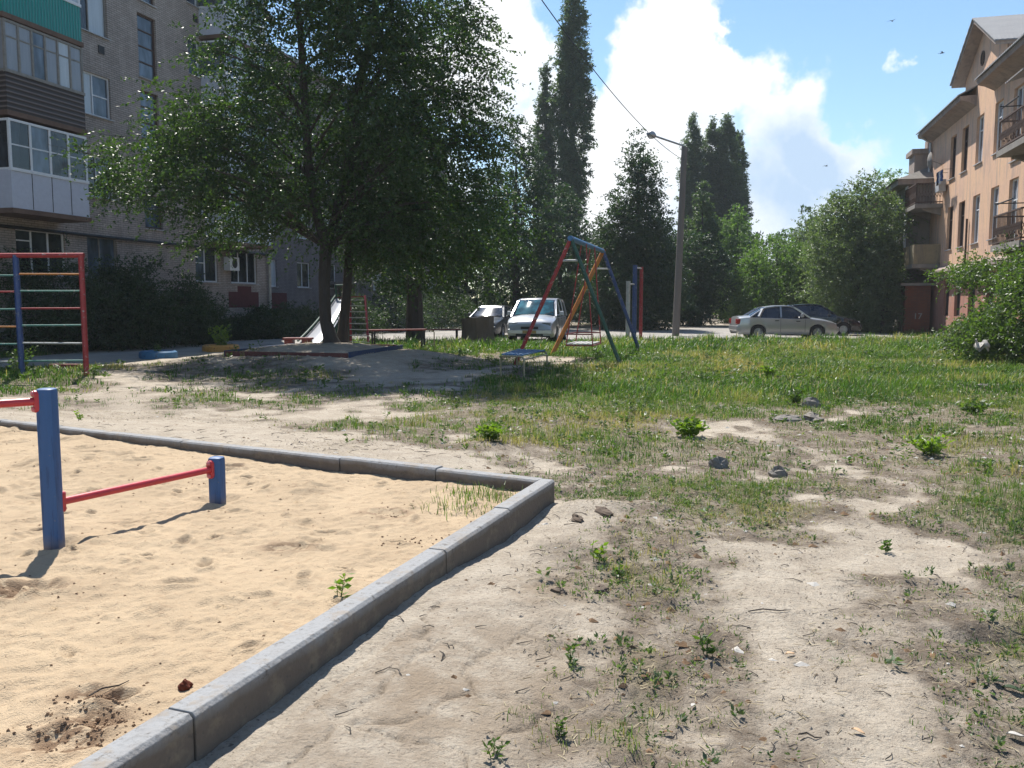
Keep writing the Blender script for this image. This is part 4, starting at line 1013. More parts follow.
# ------------------------------------------------------------------ beam posts in the sand
def rounded_post(m, x, y, z0, h, w):
    pr = []
    for k in range(16):
        t_ = 2 * math.pi * k / 16; c, s = math.cos(t_), math.sin(t_); q = 4.5
        r = 1 / ((abs(c) ** q + abs(s) ** q) ** (1 / q)); pr.append((c * r * w / 2, s * r * w / 2))
    L_ = [(1, 0), (1, h - .022), (.93, h - .006), (.75, h)]; n0 = len(m.v)
    for sc_, z in L_:
        for a, b in pr: m.v.append((x + a * sc_, y + b * sc_, z0 + z))
    for i in range(3):
        for k in range(16): m.f.append((n0 + i * 16 + k, n0 + i * 16 + (k + 1) % 16, n0 + (i + 1) * 16 + (k + 1) % 16, n0 + (i + 1) * 16 + k))
    m.f.append(tuple(n0 + 48 + k for k in range(16)))
t = NT('post_blue_painted_wood'); v = t.coord(); a = t.noise(t.mapping(v, (14, 14, 1.2)), 2.5, 5, .6); s = t.n('ShaderNodeSeparateXYZ'); t.l(v, s.inputs[0])
c_ = t.mix(a, (.035, .105, .27), (.022, .075, .20))
c_ = t.mix(t.ramp(t.math('ADD', s.outputs[2], t.math('MULTIPLY', t.noise(v, 9, 4, .7), .12)), [(.10, .8), (.20, 0.)]), c_, (.16, .14, .12))
c_ = t.mix(t.ramp(t.noise(v, 30, 5, .75), [(.66, 0.), (.69, .8)]), c_, (.20, .18, .15))
c_ = t.mix(t.ramp(t.noise(t.mapping(v, (9, 9, .8)), 4., 5, .7), [(.56, 0.), (.62, .5)]), c_, (.012, .04, .12))
M['postblue'] = t.done(t.bsdf(c_, .55, 0, t.bump(a, .4, .004)))
TB_ = P(50, 546, SZ); SB_ = P(215.5, 503, SZ); PW = .104
S1 = Vector((SB_.x, SB_.y + .05, 0)); T1 = Vector((TB_.x, TB_.y + .05, 0))
dr = (S1 - T1).normalized(); U1 = T1 + Vector((-1.0, -.84, 0)).normalized() * 1.45; dl = (U1 - T1).normalized()
bb = thing('press_up_bars', 'blue wooden posts with stepped red rails standing in the sand', 'exercise bars', (T1.x, T1.y, 0))
def postobj(Q, h, ang=0, label=None):
    m = MB(); rounded_post(m, 0, 0, -.15, h + .15 + SZ, PW); o = m.build('post', M['postblue'], bb, smooth=True, label=label); o.location = (Q.x - T1.x, Q.y - T1.y, 0); o.rotation_euler = (0, 0, ang); return o
hT = .955; hS = .335
postobj(T1, hT, R(4), 'tall blue post'); postobj(S1, hS, R(-6), 'short blue post'); postobj(U1, hT, R(10), 'tall blue post')
zl = SZ + hS - .085; zu = SZ + hT - .075
def rail(A, B, z):
    m = MB(); a = Vector((A.x - T1.x, A.y - T1.y, z)); b = Vector((B.x - T1.x, B.y - T1.y, z)); m.tube([a, b], .024, 14); return m.build('rail', M['red_rail'], bb, smooth=True)
rail(T1, S1 - dr * .06, zl); r2_ = rail(T1 + dl * .06, U1, zu)
def plate(C, z, nrm):
    m = MB(); pts = []
    x = Vector((-nrm.y, nrm.x, 0))
    for k in range(20):
        t_ = 2 * math.pi * k / 20; c, s = math.cos(t_), math.sin(t_); pts.append(x * c * .030 + Vector((0, 0, s * .03 + (.038 if s > 0 else -.038))))
    o_ = C - Vector((T1.x, T1.y, 0)) + Vector((0, 0, z)); m.prism(pts, o_ - nrm * .012, o_ + nrm * .014); m.build('mounting_plate', M['red_rail'], bb, bevel=.004)
    for s in (1, -1):
        b = MB(); mt = Vector((0, 0, 1)).rotation_difference(nrm).to_matrix(); b.lathe([(.017, 0), (.017, .006), (.011, .013), (.001, .015)], o_ + nrm * .014 + Vector((0, 0, s * .046)), 12, 'z', mt); b.build('bolt_cap', M['pink'], bb, smooth=True)
plate(S1 - dr * (PW / 2 + .006), zl, -dr); plate(T1 + dl * (PW / 2 + .006), zu, dl)
plate(T1 + dr * (PW / 2 + .006), zl, dr)

# ------------------------------------------------------------------ climbing frame
rp = P(84.5, 379); bp_ = P(18, 377.5); Yc = (rp.y + bp_.y) / 2
xr_ = at(83, 300, Yc).x; xb_ = at(18, 300, Yc).x; pitch_ = xr_ - xb_
cf = thing('climbing_frame', 'painted metal ladder wall with red and blue posts and coloured rungs', 'climbing frame', (xb_, Yc, 0))
ztop = at(83, 255, Yc).z
posts = [(pitch_, 'red', .055), (0, 'blue', .06), (-pitch_, 'red', .055), (-2 * pitch_, 'blue', .055)]
for x, c, r in posts:
    m = MB(); m.tube([(x, 0, g(x + xb_, Yc) - .1), (x + .0, 0, ztop)], r, 12); m.build('post', M[c], cf, smooth=True)
m = MB(); m.tube([(-2 * pitch_ - .05, 0, ztop - .02), (pitch_ + .06, 0, ztop - .005)], .05, 12); m.build('top_bar', M['red'], cf, smooth=True)
zr = [at(50, y, Yc).z for y in (274, 291, 308.5, 325.5, 343, 361)]
colr = [['orange', 'green_rung', 'red', 'green_rung', 'white', 'green_rung'], ['green_rung', 'red', 'green_rung', 'orange', 'green_rung', 'white'], ['red', 'orange', 'green_rung', 'white', 'red', 'green_rung']]
for b in range(3):
    for z, c in zip(zr, colr[b]):
        m = MB(); x1 = pitch_ * (1 - b); m.tube([(x1 - pitch_ + .04, 0, z - .02 * b), (x1 - .04, 0, z - .02 * b + rng.uniform(-.01, .01))], .019, 8); m.build('rung', M[c], cf, smooth=True)

# low red plank
q0 = P(50, 369); q1 = P(91, 368)
pk = thing('wooden_plank', 'low dark red plank lying on the ground behind the climbing frame', 'plank', (q0.x, q0.y, g(q0.x, q0.y)))
m = MB(); m.box(((q1.x - q0.x) / 2, 0, .05), (q1.x - q0.x, .16, .12)); m.build('board', M['red_dark'], pk, bevel=.01)
m = MB(); 
for x in (.1, q1.x - q0.x - .1): m.box((x, .14, .03), (.08, .10, .14))
m.build('batten', M['red_dark'], pk, bevel=.01)

# ------------------------------------------------------------------ swing
nb = [P(514, 365.5), P(621.5, 367)]; fb = [P(551, 355), P(641, 353)]
npk = at(571, 237.5, (nb[0].y + nb[1].y) / 2); fpk = at(603, 252, (fb[0].y + fb[1].y) / 2)
zz_ = (npk.z + fpk.z) / 2; npk.z = fpk.z = zz_
O_ = Vector((npk.x, npk.y, 0))
sw = thing('swing_set', 'tall swing frame with red, green, orange and blue legs on the grass', 'swing', O_)
for nm, a, b, c, r in (('leg', nb[0], npk, 'red', .048), ('leg', nb[1], npk, 'green', .048), ('leg', fb[0], fpk, 'orange', .065), ('leg', fb[1], fpk, 'blue', .055)):
    a = Vector((a.x, a.y, g(a.x, a.y) - .05)); d = (b - a).normalized()
    m = MB(); m.tube([a - O_, b + d * .06 - O_], r, 12); m.build(nm, M[c], sw, smooth=True)
bd = (fpk - npk).normalized()
m = MB(); m.tube([npk - bd * .12 - O_, fpk + bd * .12 - O_], .065, 12); m.build('beam', M['blue_beam'], sw, smooth=True)
for (pk_, bs) in ((npk, nb), (fpk, fb)):
    f_ = .17; a = pk_.lerp(Vector((bs[0].x, bs[0].y, 0)), f_); b = pk_.lerp(Vector((bs[1].x, bs[1].y, 0)), f_)
    m = MB(); m.tube([a - O_, b - O_], .026, 8); m.build('crossbar', M['white'], sw, smooth=True)
# bench seat on four red rods
c0_ = npk.lerp(fpk, .35); c1_ = npk.lerp(fpk, .62); sx_ = Vector((bd.y, -bd.x, 0))
sc_ = (c0_ + c1_) / 2; seat_z = .42
seatc = Vector((sc_.x - .10, sc_.y, 0))
hlf = (c1_ - c0_).length / 2
st_ = MB()
cor = [seatc + bd * (hlf * a) + sx_ * (b * .36) for a, b in ((-1, -1), (-1, 1), (1, 1), (1, -1))]
for i, q in enumerate(cor):
    top = (c0_ if i < 2 else c1_) + sx_ * (.06 if i in (1, 2) else -.06)
    m = MB(); m.tube([Vector((q.x, q.y, seat_z)) - O_, top - O_], .016, 6); m.build('rod', M['red'], sw)
for i in range(4):
    a, b = cor[i], cor[(i + 1) % 4]
    for h_ in (seat_z, seat_z + .30):
        if h_ > seat_z and i == 1: continue
        st_.tube([Vector((a.x, a.y, h_)) - O_, Vector((b.x, b.y, h_)) - O_], .02, 6)
sto = st_.build('seat_frame', M['red_dark'], sw)
for i in range(5):
    a = cor[0].lerp(cor[1], (i + .5) / 5); b = cor[3].lerp(cor[2], (i + .5) / 5)
    m = MB(); m.bar(Vector((a.x, a.y, seat_z + .04)) - O_, Vector((b.x, b.y, seat_z + .04)) - O_, .10, .03); m.build('slat', M['white'], sto)

# ------------------------------------------------------------------ small metal bench in front of the swing
cs = [(-.24, 17.95), (.25, 17.6), (.80, 19.4), (.12, 20.0)]
be = thing('metal_bench', 'low bent-tube bench with blue slats in front of the swing', 'bench', (cs[0][0], cs[0][1], 0))
def bl(x, y, z): return Vector((x - cs[0][0], y - cs[0][1], z))
H_ = .44
for (a, b) in ((0, 1), (3, 2)):
    A_, B_ = cs[a], cs[b]; za, zb_ = g(*A_) - .05, g(*B_) - .05
    dv = Vector((B_[0] - A_[0], B_[1] - A_[1], 0)).normalized() * .08
    m = MB(); m.tube([bl(*A_, za), bl(*A_, H_ - .08), bl(A_[0] + dv.x * .35, A_[1] + dv.y * .35, H_ - .02), bl(A_[0] + dv.x, A_[1] + dv.y, H_), bl(B_[0] - dv.x, B_[1] - dv.y, H_), bl(B_[0] - dv.x * .35, B_[1] - dv.y * .35, H_ - .02), bl(*B_, H_ - .08), bl(*B_, zb_)], .02, 8)
    m.build('leg_frame', M['cream_frame'], be, smooth=True)
for i in range(6):
    f_ = (i + .6) / 6.2; a = Vector(cs[0]).lerp(Vector(cs[1]), f_); b = Vector(cs[3]).lerp(Vector(cs[2]), f_)
    m = MB(); m.bar(bl(a.x, a.y, H_ + .03), bl(b.x, b.y, H_ + .03), .06, .025); m.build('slat', M['blue_beam'], be)
for a, b in ((0, 3), (1, 2)):
    m = MB(); m.tube([bl(*cs[a], H_ - .06), bl(*cs[b], H_ - .06)], .016, 6); m.build('side_rail', M['cream_frame'], be)

# ------------------------------------------------------------------ pull-up posts
def post_pair():
    Y0 = 34.0
    a = at(628, 310, Y0); b = at(634.5, 310, Y0 + .6); c = at(641, 310, Y0 + 1.6)
    r = thing('pull_up_bars', 'white, blue and red upright posts joined by short bars beside the swing', 'pull-up bars', (b.x, b.y, 0))
    for q, yt, col, rr_ in ((a, 281, 'white', .085), (b, 265, 'blue', .09), (c, 267, 'red', .07)):
        zt = at(635, yt, q.y).z; m = MB(); m.tube([(q.x - b.x, q.y - b.y, -.1), (q.x - b.x, q.y - b.y, zt)], rr_, 12); m.build('post', M[col], r, smooth=True)
    for u_, v_, y in ((a, b, 284), (b, c, 267.5)):
        z = at(635, y, u_.y).z; m = MB(); m.tube([(u_.x - b.x, u_.y - b.y, z), (v_.x - b.x, v_.y - b.y, z)], .03, 8); m.build('bar', M['white'], r, smooth=True)
post_pair()

# ------------------------------------------------------------------ lamp post and wire
q = P(675.5, 336); Yl = q.y
pl_ = thing('street_lamp', 'leaning tapered concrete pole with a single lamp arm beside the lane', 'street lamp', (q.x, q.y, 0))
tp = at(684.5, 147, Yl); t0 = Vector((0, 0, -.2)); t1 = tp - Vector((q.x, q.y, 0))
t = NT('pole_concrete'); v = t.coord(); a = t.noise(t.mapping(v, (5, 5, .5)), 2., 5, .6)
M['pole'] = t.done(t.bsdf(t.mix(a, (.19, .17, .15), (.12, .11, .10)), .9, 0, t.bump(a, .4, .02)))
m = MB(); m.tube([t0, t1], [.175, .135], 12); m.build('pole', M['pole'], pl_, smooth=True)
ar = at(656, 136.5, Yl) - Vector((q.x, q.y, 0))
m = MB(); m.tube([t1 + Vector((0, 0, -.5)), t1 + Vector((-.04, 0, .05)), ar], .045, 8); m.build('arm', M['steel'], pl_, smooth=True)
m = MB(); hd = at(646.5, 133, Yl) - Vector((q.x, q.y, 0)); ax_ = (hd - ar).normalized(); n_ = 10
pts = [ar.lerp(hd, k / n_) for k in range(n_ + 1)]; rs = [.05, .10, .14, .165, .18, .18, .175, .16, .13, .09, .03]
m.tube(pts, rs, 12); m.build('lamp_head', M['steel'], pl_, smooth=True)
m = MB(); m.tube([p + Vector((0, 0, -.05)) for p in pts[3:9]], [.08, .13, .15, .15, .13, .08], 10); m.build('lamp_glass', M['lampglass'], pl_, smooth=True)
wa, wb_ = at(683.5, 160, Yl), at(500, -60, 17.)
pts = []
for k in range(25):
    f_ = k / 24; p_ = wa.lerp(wb_, f_); p_.z -= 4 * .55 * f_ * (1 - f_); pts.append(p_)
m = MB(); m.tube(pts, .013, 5); prop(m.build('power_cable', M['dark'], None), 'thin sagging black overhead cable running from the lamp pole', 'cable')

# ------------------------------------------------------------------ slide
q = P(345, 352); sl_ = thing('playground_slide', 'metal slide with red ladder, half hidden behind the tree trunks', 'slide', (at(350, 320, 30.5).x, 30.5, 0))
X0, Y0 = at(350, 320, 30.5).x, 30.5
def sv(px, py, Y): w_ = at(px, py, Y); return Vector((w_.x - X0, w_.y - Y0, w_.z))
t = NT('slide_steel'); v = t.coord(); a = t.noise(v, 4, 4, .6); M['slide'] = t.done(t.bsdf(t.mix(a, (.62, .64, .70), (.50, .52, .58)), .38, .35))
tl0, tl1 = sv(336, 298, 30.6), sv(349, 298, 30.0); bl0, bl1 = sv(298, 347, 28.2), sv(322, 349, 27.3)
tl1.z = tl0.z; bl0.z = max(.18, bl0.z); bl1.z = bl0.z
N = 14; ch = MB()
for k in range(N + 1):
    f_ = k / N; a = tl0.lerp(bl0, f_); b = tl1.lerp(bl1, f_); dz = .10 * math.sin(f_ * math.pi * 2) * .6
    z = tl0.z + (bl0.z - tl0.z) * (f_ ** 1.0) - .10 * math.sin(f_ * math.pi)
    a.z = z; b.z = z; ch.v += [tuple(a), tuple(b)]
for k in range(N): ch.f.append((2 * k, 2 * k + 1, 2 * k + 3, 2 * k + 2))
o = ch.build('chute', M['slide'], sl_, smooth=True); o.modifiers.new('s', 'SOLIDIFY').thickness = .02
for s, cc in ((0, 'green'), (1, 'green')):
    m = MB(); m.tube([Vector(ch.v[2 * k + s]) + Vector((0, 0, .12)) for k in range(N + 1)], .035, 8)
    for k in range(0, N + 1, 3): m.tube([Vector(ch.v[2 * k + s]), Vector(ch.v[2 * k + s]) + Vector((0, 0, .12))], .015, 5)
    m.build('side_rail', M[cc], sl_, smooth=True)
la, lb = sv(350, 297, 29.7), sv(365, 297, 29.3); lc, ld_ = sv(351, 350, 28.6), sv(369, 352, 28.0)
lc.z = ld_.z = 0.02; lb.z = la.z
for a, b in ((la, lc), (lb, ld_)):
    m = MB(); m.tube([a + (a - b).normalized() * .05, b - Vector((0, 0, .1))], .04, 8); m.build('ladder_post', M['red'], sl_, smooth=True)
for k in range(8):
    f_ = .06 + k * .115; m = MB(); m.bar(la.lerp(lc, f_), lb.lerp(ld_, f_), .10, .03); m.build('rung', M['white'], sl_)
m = MB(); m.hexa([tl0, tl1, lb + Vector((0, 0, 0)), la + Vector((0, 0, 0)), tl0 + Vector((0, 0, .03)), tl1 + Vector((0, 0, .03)), lb + Vector((0, 0, .03)), la + Vector((0, 0, .03))]); m.build('platform', M['red_dark'], sl_)
for a in (tl0, tl1):
    m = MB(); m.tube([Vector((a.x, a.y, -.1)), Vector((a.x, a.y, a.z + .45))], .035, 8); m.build('support_post', M['green'], sl_)
m = MB(); m.tube([Vector((tl0.x, tl0.y, tl0.z + .45)), Vector((tl1.x, tl1.y, tl1.z + .45))], .03, 8); m.build('handrail', M['green'], sl_)

# ------------------------------------------------------------------ benches and seats
def plank_bench(name, label, A_, B_, h, w, legs, top='red_dark', loopend=False):
    r = thing(name, label, 'bench', (A_.x, A_.y, g(A_.x, A_.y))); d = Vector((B_.x - A_.x, B_.y - A_.y, 0)); L_ = d.length; r.rotation_euler = (0, 0, math.atan2(d.y, d.x))
    m = MB(); m.box((L_ / 2, 0, h - .025), (L_, w, .05)); m.build('seat', M[top], r, bevel=.008)
    for f_ in legs:
        for s in (-1, 1):
            m = MB(); m.tube([(L_ * f_, s * w * .4, -.1), (L_ * f_, s * w * .4, h - .05)], .03, 8); m.build('leg', M['dark'], r)
    if loopend:
        m = MB(); m.tube([(L_, -.1, h - .03), (L_ + .22, -.1, h - .06), (L_ + .24, -.1, h - .12), (L_ + .24, -.1, -.05)], .018, 6); m.tube([(L_ + .02, -.1, .12), (L_ + .24, -.1, .12)], .014, 6); m.build('end_loop', M['cream_frame'], r)
    return r
GR = 'plank benches by the slide'
a = P(369, 354); b = P(426, 352.5); plank_bench('plank_bench', 'long red-brown plank bench on thin legs right of the slide ladder', a, b, .60, .30, (.08, .95), loopend=True)['group'] = GR
a = P(414, 341); b = P(460, 340.5); plank_bench('plank_bench', 'brown plank bench further back, ending at the big stump', a, b, .50, .30, (.1, .93))['group'] = GR
a = P(285, 353.5); b = P(312, 353.5)
r = thing('stump_bench', 'short dark red seat on two block legs left of the tree trunks', 'bench', (a.x, a.y, 0)); L_ = b.x - a.x
m = MB(); m.box((L_ / 2, 0, .46), (L_ + .05, .34, .06)); m.build('seat', M['red_dark'], r, bevel=.01)
for x in (.15, L_ - .15): m = MB(); m.box((x, 0, .2), (.26, .3, .46)); m.build('leg', M['red_dark'], r, bevel=.01)

# big stump
q = P(477, 344.5)
t = NT('stump_wood'); v = t.coord(); a = t.noise(t.mapping(v, (7, 7, .7)), 2.4, 6, .65, dist=.6)
M['stumpw'] = t.done(t.bsdf(t.mix(a, (.20, .155, .12), (.075, .058, .048)), .9, 0, t.bump(a, 1., .05)))
t = NT('stump_top'); v = t.coord(); wv = t.n('ShaderNodeTexWave', wave_type='RINGS', rings_direction='Z'); t.l(v, wv.inputs[0]); wv.inputs['Scale'].default_value = 9; wv.inputs['Distortion'].default_value = 2.
M['stumpt'] = t.done(t.bsdf(t.mix(wv.outputs[0], (.30, .24, .18), (.20, .155, .11)), .9))
sr = thing('tree_stump', 'thick sawn-off tree stump standing in the grass beside the dark car', 'tree stump', (q.x, q.y, 0))
n_ = 30; m = MB(); prof = [(1.22, -.1), (1.12, .08), (.98, .3), (.95, .6), (.97, 1.0)]
for i, (k, z) in enumerate(prof):
    for j in range(n_):
        t_ = 2 * math.pi * j / n_; r_ = .60 * k * (1 + .07 * math.sin(3 * t_ + 1) + .05 * math.sin(7 * t_) + (.10 * math.sin(5 * t_) if i < 2 else 0)); zz = z + (.05 * math.cos(t_ + .6) if i == 4 else 0)
        m.v.append((r_ * math.cos(t_), r_ * math.sin(t_), zz))
for i in range(4):
    for j in range(n_): m.f.append((i * n_ + j, i * n_ + (j + 1) % n_, (i + 1) * n_ + (j + 1) % n_, (i + 1) * n_ + j))
m.build('trunk', M['stumpw'], sr, smooth=True)
tm = MB(); tm.v = [(v_[0] * .985, v_[1] * .985, v_[2] + .002) for v_ in m.v[4 * n_:]]; tm.f = [tuple(range(n_))]; tm.build('cut_top', M['stumpt'], sr)

# ------------------------------------------------------------------ tyre planters
def tyre(name, label, Q, Rr_, h, mat, group):
    r = thing(name, label, 'planter', (Q.x, Q.y, g(Q.x, Q.y)), 0, group)
    m = MB(); m.lathe([(Rr_ * .62, -.03), (Rr_ * .62, h * .6), (Rr_ * .72, h * .95), (Rr_ * .88, h), (Rr_ * .98, h * .8), (Rr_, h * .4), (Rr_ * .98, -.03)], (0, 0, 0), 32); m.build('tyre', M[mat], r, smooth=True)
    m = MB(); m.lathe([(.001, h * .5), (Rr_ * .64, h * .45)], (0, 0, 0), 24); m.build('soil', M['ground'], r)
    return r
M['tyreblue'] = m_paint('tyre_blue', (.03, .13, .26), rough=.6, chip=(.05, .05, .05)); M['tyreyellow'] = m_paint('tyre_ochre', (.46, .24, .06), rough=.7, chip=(.08, .06, .05))
tyq1 = P(158.5, 357.5); tyre('tyre_planter', 'blue painted tyre half sunk in the sandy lane edge', tyq1, .52, .22, 'tyreblue', 'tyre planters')
tyq2 = P(221, 351); tyre('tyre_planter', 'ochre painted tyre with a bright leafy plant growing in it', tyq2, .58, .22, 'tyreyellow', 'tyre planters')

M['board_red'] = m_paint('board_red', (.115, .040, .034), rough=.85, chip=(.12, .09, .07)); M['board_blue'] = m_paint('board_blue', (.035, .055, .12), rough=.8, chip=(.10, .08, .06))
# boards round the mound
bo = thing('board_edging', 'red and blue boards edging the earth mound round the big tree', 'edging', (TC.x, TC.y, 0))
for i in range(4):
    a, b = TB[i], TB[(i + 1) % 4]; h0 = .34 if i == 0 else .36
    za = g(a.x, a.y); zb_ = g(b.x, b.y); base = 0
    A_ = Vector((a.x - TC.x, a.y - TC.y, 0)); B_ = Vector((b.x - TC.x, b.y - TC.y, 0)); d_ = (B_ - A_).normalized() * .03
    m = MB(); m.bar(A_ + d_ + Vector((0, 0, h0 - .16)), B_ - d_ + Vector((0, 0, h0 - .165)), .05, .34); m.build('board', M['board_red'] if i in (0, 2) else M['board_blue'], bo, bevel=.006)

# swifts in the sky
for (px, py, Y, lb, rz_) in ((892, 21, 55, 'small bird gliding high at the top edge of the sky', .6), (942, 53, 48, 'small dark bird in the blue sky left of the gable', -.5), (826, 166, 60, 'small bird in front of the grey-blue cloud', .2)):
    c = at(px, py, Y); b = thing('flying_bird', lb, 'bird', c, rz_, 'birds in the sky')
    m = MB(); m.tube([(-.12, 0, 0), (-.05, 0, .0), (.04, 0, 0), (.10, 0, 0), (.13, 0, 0)], [.008, .025, .03, .02, .004], 8)
    for s in (1, -1): m.add([(.05, 0, .01), (-.03, 0, .01), (-.02, s * .16, .05), (.03, s * .15, .055), (-.10, s * .32, .03)], [(0, 1, 2, 3), (3, 2, 4)])
    m.add([(-.10, .0, 0), (-.2, .04, 0), (-.17, 0, 0), (-.2, -.04, 0)], [(0, 1, 2, 3)]); o = m.build('body', M['dark'], b); o.modifiers.new('s', 'SOLIDIFY').thickness = .006
# ------------------------------------------------------------------ trees
M['lf_main'] = m_leaf('leaf_elm', (.024, .050, .017), (.044, .078, .022), .32, .42, spec=.4)
M['lf_dark'] = m_leaf('leaf_dark', (0.019, 0.041, 0.017), (0.032, 0.061, 0.022), .26, .5)
M['lf_poplar'] = m_leaf('leaf_poplar', (.040, .066, .038), (.066, .098, .050), .34, .45)
M['lf_mid'] = m_leaf('leaf_mid', (.058, .105, .030), (.092, .150, .042), .38, .5)
M['lf_grey'] = m_leaf('leaf_greygreen', (.066, .098, .052), (.105, .140, .076), .34, .45)
M['lf_bright'] = m_leaf('leaf_bright', (0.076, 0.136, 0.019), (0.128, 0.178, 0.025), .42, .5)
M['lf_bush'] = m_leaf('leaf_bush', (.040, .075, .019), (.075, .115, .030), .38, .42)
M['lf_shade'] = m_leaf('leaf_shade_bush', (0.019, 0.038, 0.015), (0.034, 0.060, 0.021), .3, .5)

def leaves(pos, direc, L, Wd, r, droop=.3, jitter=.8):
    """arrays of leaf bases & directions -> verts, quads"""
    n = len(pos)
    d = direc + r.normal(0, jitter, (n, 3)); d[:, 2] -= droop; d /= np.linalg.norm(d, axis=1)[:, None] + 1e-9
    s = np.cross(d, r.normal(0, 1, (n, 3))); s /= np.linalg.norm(s, axis=1)[:, None] + 1e-9
    nz = np.cross(d, s)
    l = (L * r.uniform(.65, 1.25, n))[:, None]; w_ = (Wd * r.uniform(.7, 1.2, n))[:, None]
    a = pos; b = pos + d * l * .45 + s * w_ * .5 + nz * l * .06; c = pos + d * l; e = pos + d * l * .45 - s * w_ * .5 + nz * l * .06
    V = np.stack([a, b, c, e], 1).reshape(-1, 3); Fc = np.arange(4 * n).reshape(n, 4)
    return V, Fc
def sprays(C, Rc, out, ntw, nlf, tl, r, outw=.8, droop=.35):
    """twigs round cluster centres; returns leaf bases, directions, tint and twig segments"""
    n = len(C) * ntw
    cc = np.repeat(C, ntw, 0); oo = np.repeat(out, ntw, 0); rc = np.repeat(Rc, ntw, 0)
    st = cc + r.normal(0, .5, (n, 3)) * rc
    d = oo * outw + r.normal(0, .6, (n, 3)); d[:, 2] *= .6; d /= np.linalg.norm(d, axis=1)[:, None] + 1e-9
    ln = tl * r.uniform(.5, 1.25, n)
    t_ = np.linspace(.05, 1, nlf)[None, :, None]
    p = st[:, None, :] + d[:, None, :] * ln[:, None, None] * t_
    p[:, :, 2] -= (droop * ln[:, None] * (t_[:, :, 0] ** 2))
    p += r.normal(0, .018, p.shape)
    dd = np.repeat(d[:, None, :], nlf, 1).reshape(-1, 3)
    tint = np.repeat(np.clip(r.normal(.5, .28, n), 0, 1), nlf)
    tint = np.clip(tint + r.normal(0, .12, len(tint)), 0, 1)
    return p.reshape(-1, 3), dd, tint, st, st + d * ln[:, None]
def tree(name, label, loc, trunks, prof, rad, ncl, ntw, nlf, tl, L, Wd, mat, bark='bark', group=None, seed=1, sq=1., irr=.35, shell=.5, outw=.8, droop=.35, limbs=26, cat='tree', rclu=.5, center=(0, 0), bare=0, trunkr=.2, clumps=None, gap=.36, zmin=0., lr=1.):
    """prof: list (z, r) of the crown envelope; trunks: polylines with radii in local space"""
    r = np.random.default_rng(seed)
    root = thing(name, label, cat, loc, 0, group)
    z = np.array([p[0] for p in prof]); rr = np.array([p[1] for p in prof])
    # choose heights in proportion to cross section
    zz = np.linspace(z[0], z[-1], 200); w_ = np.interp(zz, z, rr) ** 1.5 + .02; cdf = np.cumsum(w_) / w_.sum()
    ch = np.interp(r.uniform(0, 1, ncl), cdf, zz); an = r.uniform(0, 2 * np.pi, ncl)
    env = np.interp(ch, z, rr)
    lob = 1 + irr * (fbm(np.cos(an) * 1.6 + ch * .22 * 3 / max(1, rad), np.sin(an) * 1.6 + seed * 3.3, 1.3, 3, seed) - .5) * 2
    q = r.uniform(0, 1, ncl) ** shell
    R_ = env * lob * q
    C = np.stack([center[0] + np.cos(an) * R_, center[1] + np.sin(an) * R_ * sq, ch], 1)
    if clumps: C = np.concatenate([C] + [np.array([[cx, cy, cz]]) + r.normal(0, 1, (k, 3)) * np.array(sg) for (cx, cy, cz, sg, k) in clumps]); 
    # remove some clusters in gaps of a 3d noise so light gets through
    gp_ = fbm(C[:, 0] * .9 + C[:, 2] * .4, C[:, 1] * .9 - C[:, 2] * .7, 1.1, 2, seed + 40)
    C = C[gp_ > gap]
    out = C - np.array([center[0], center[1], 0]); out[:, 2] = (C[:, 2] - np.mean(z)) * .3; out /= np.linalg.norm(out, axis=1)[:, None] + 1e-6
    p, dd, tint, s0, s1 = sprays(C, np.full((len(C), 1), rclu), out, ntw, nlf, tl, r, outw, droop)
    V, Fc = leaves(p, dd * .6, L, Wd, r)
    npmesh('crown', V, Fc, M[mat], root, attrs={'tint': np.repeat(tint, 4)})
    m = MB()
    for pts, rs in trunks: m.tube(pts, rs, 9)
    tips = C[r.choice(len(C), min(limbs, len(C)), replace=False)]
    for c in tips:
        # limb from the closest trunk point below the cluster
        best = None
        for pts, rs in trunks:
            for i in range(len(pts) - 1):
                for f_ in (0, .33, .66):
                    q_ = Vector(pts[i]).lerp(Vector(pts[i + 1]), f_); h_ = np.hypot(c[0] - q_.x, c[1] - q_.y); e = abs(c[2] - .55 * h_ - q_.z) + .35 * h_ + (9 if q_.z < zmin else 0)
                    if best is None or e < best[0]: best = (e, q_, rs[i] + (rs[i + 1] - rs[i]) * f_)
        q_ = best[1]; c_ = Vector(c); md = q_.lerp(c_, .5) + Vector((r.normal(0, .12), r.normal(0, .12), .12 * (c_ - q_).length)); r0 = lr * min(best[2] * .45, .022 + .009 * (c_ - q_).length)
        m.tube([q_, q_.lerp(md, .5) + Vector((0, 0, .03)), md, md.lerp(c_, .5) + Vector((0, 0, .05)), c_], [r0, r0 * .75, r0 * .55, r0 * .35, .008], 5)
    k = min(len(s0), ntw * len(C), 2600)
    ii = r.choice(len(s0), k, replace=False)
    for i in ii[:bare]: m.tube([tuple(s0[i]), tuple(s1[i])], [.010, .004], 3, cap=False)
    m.build('trunk', M[bark], root, smooth=True, recalc=False)
    return root

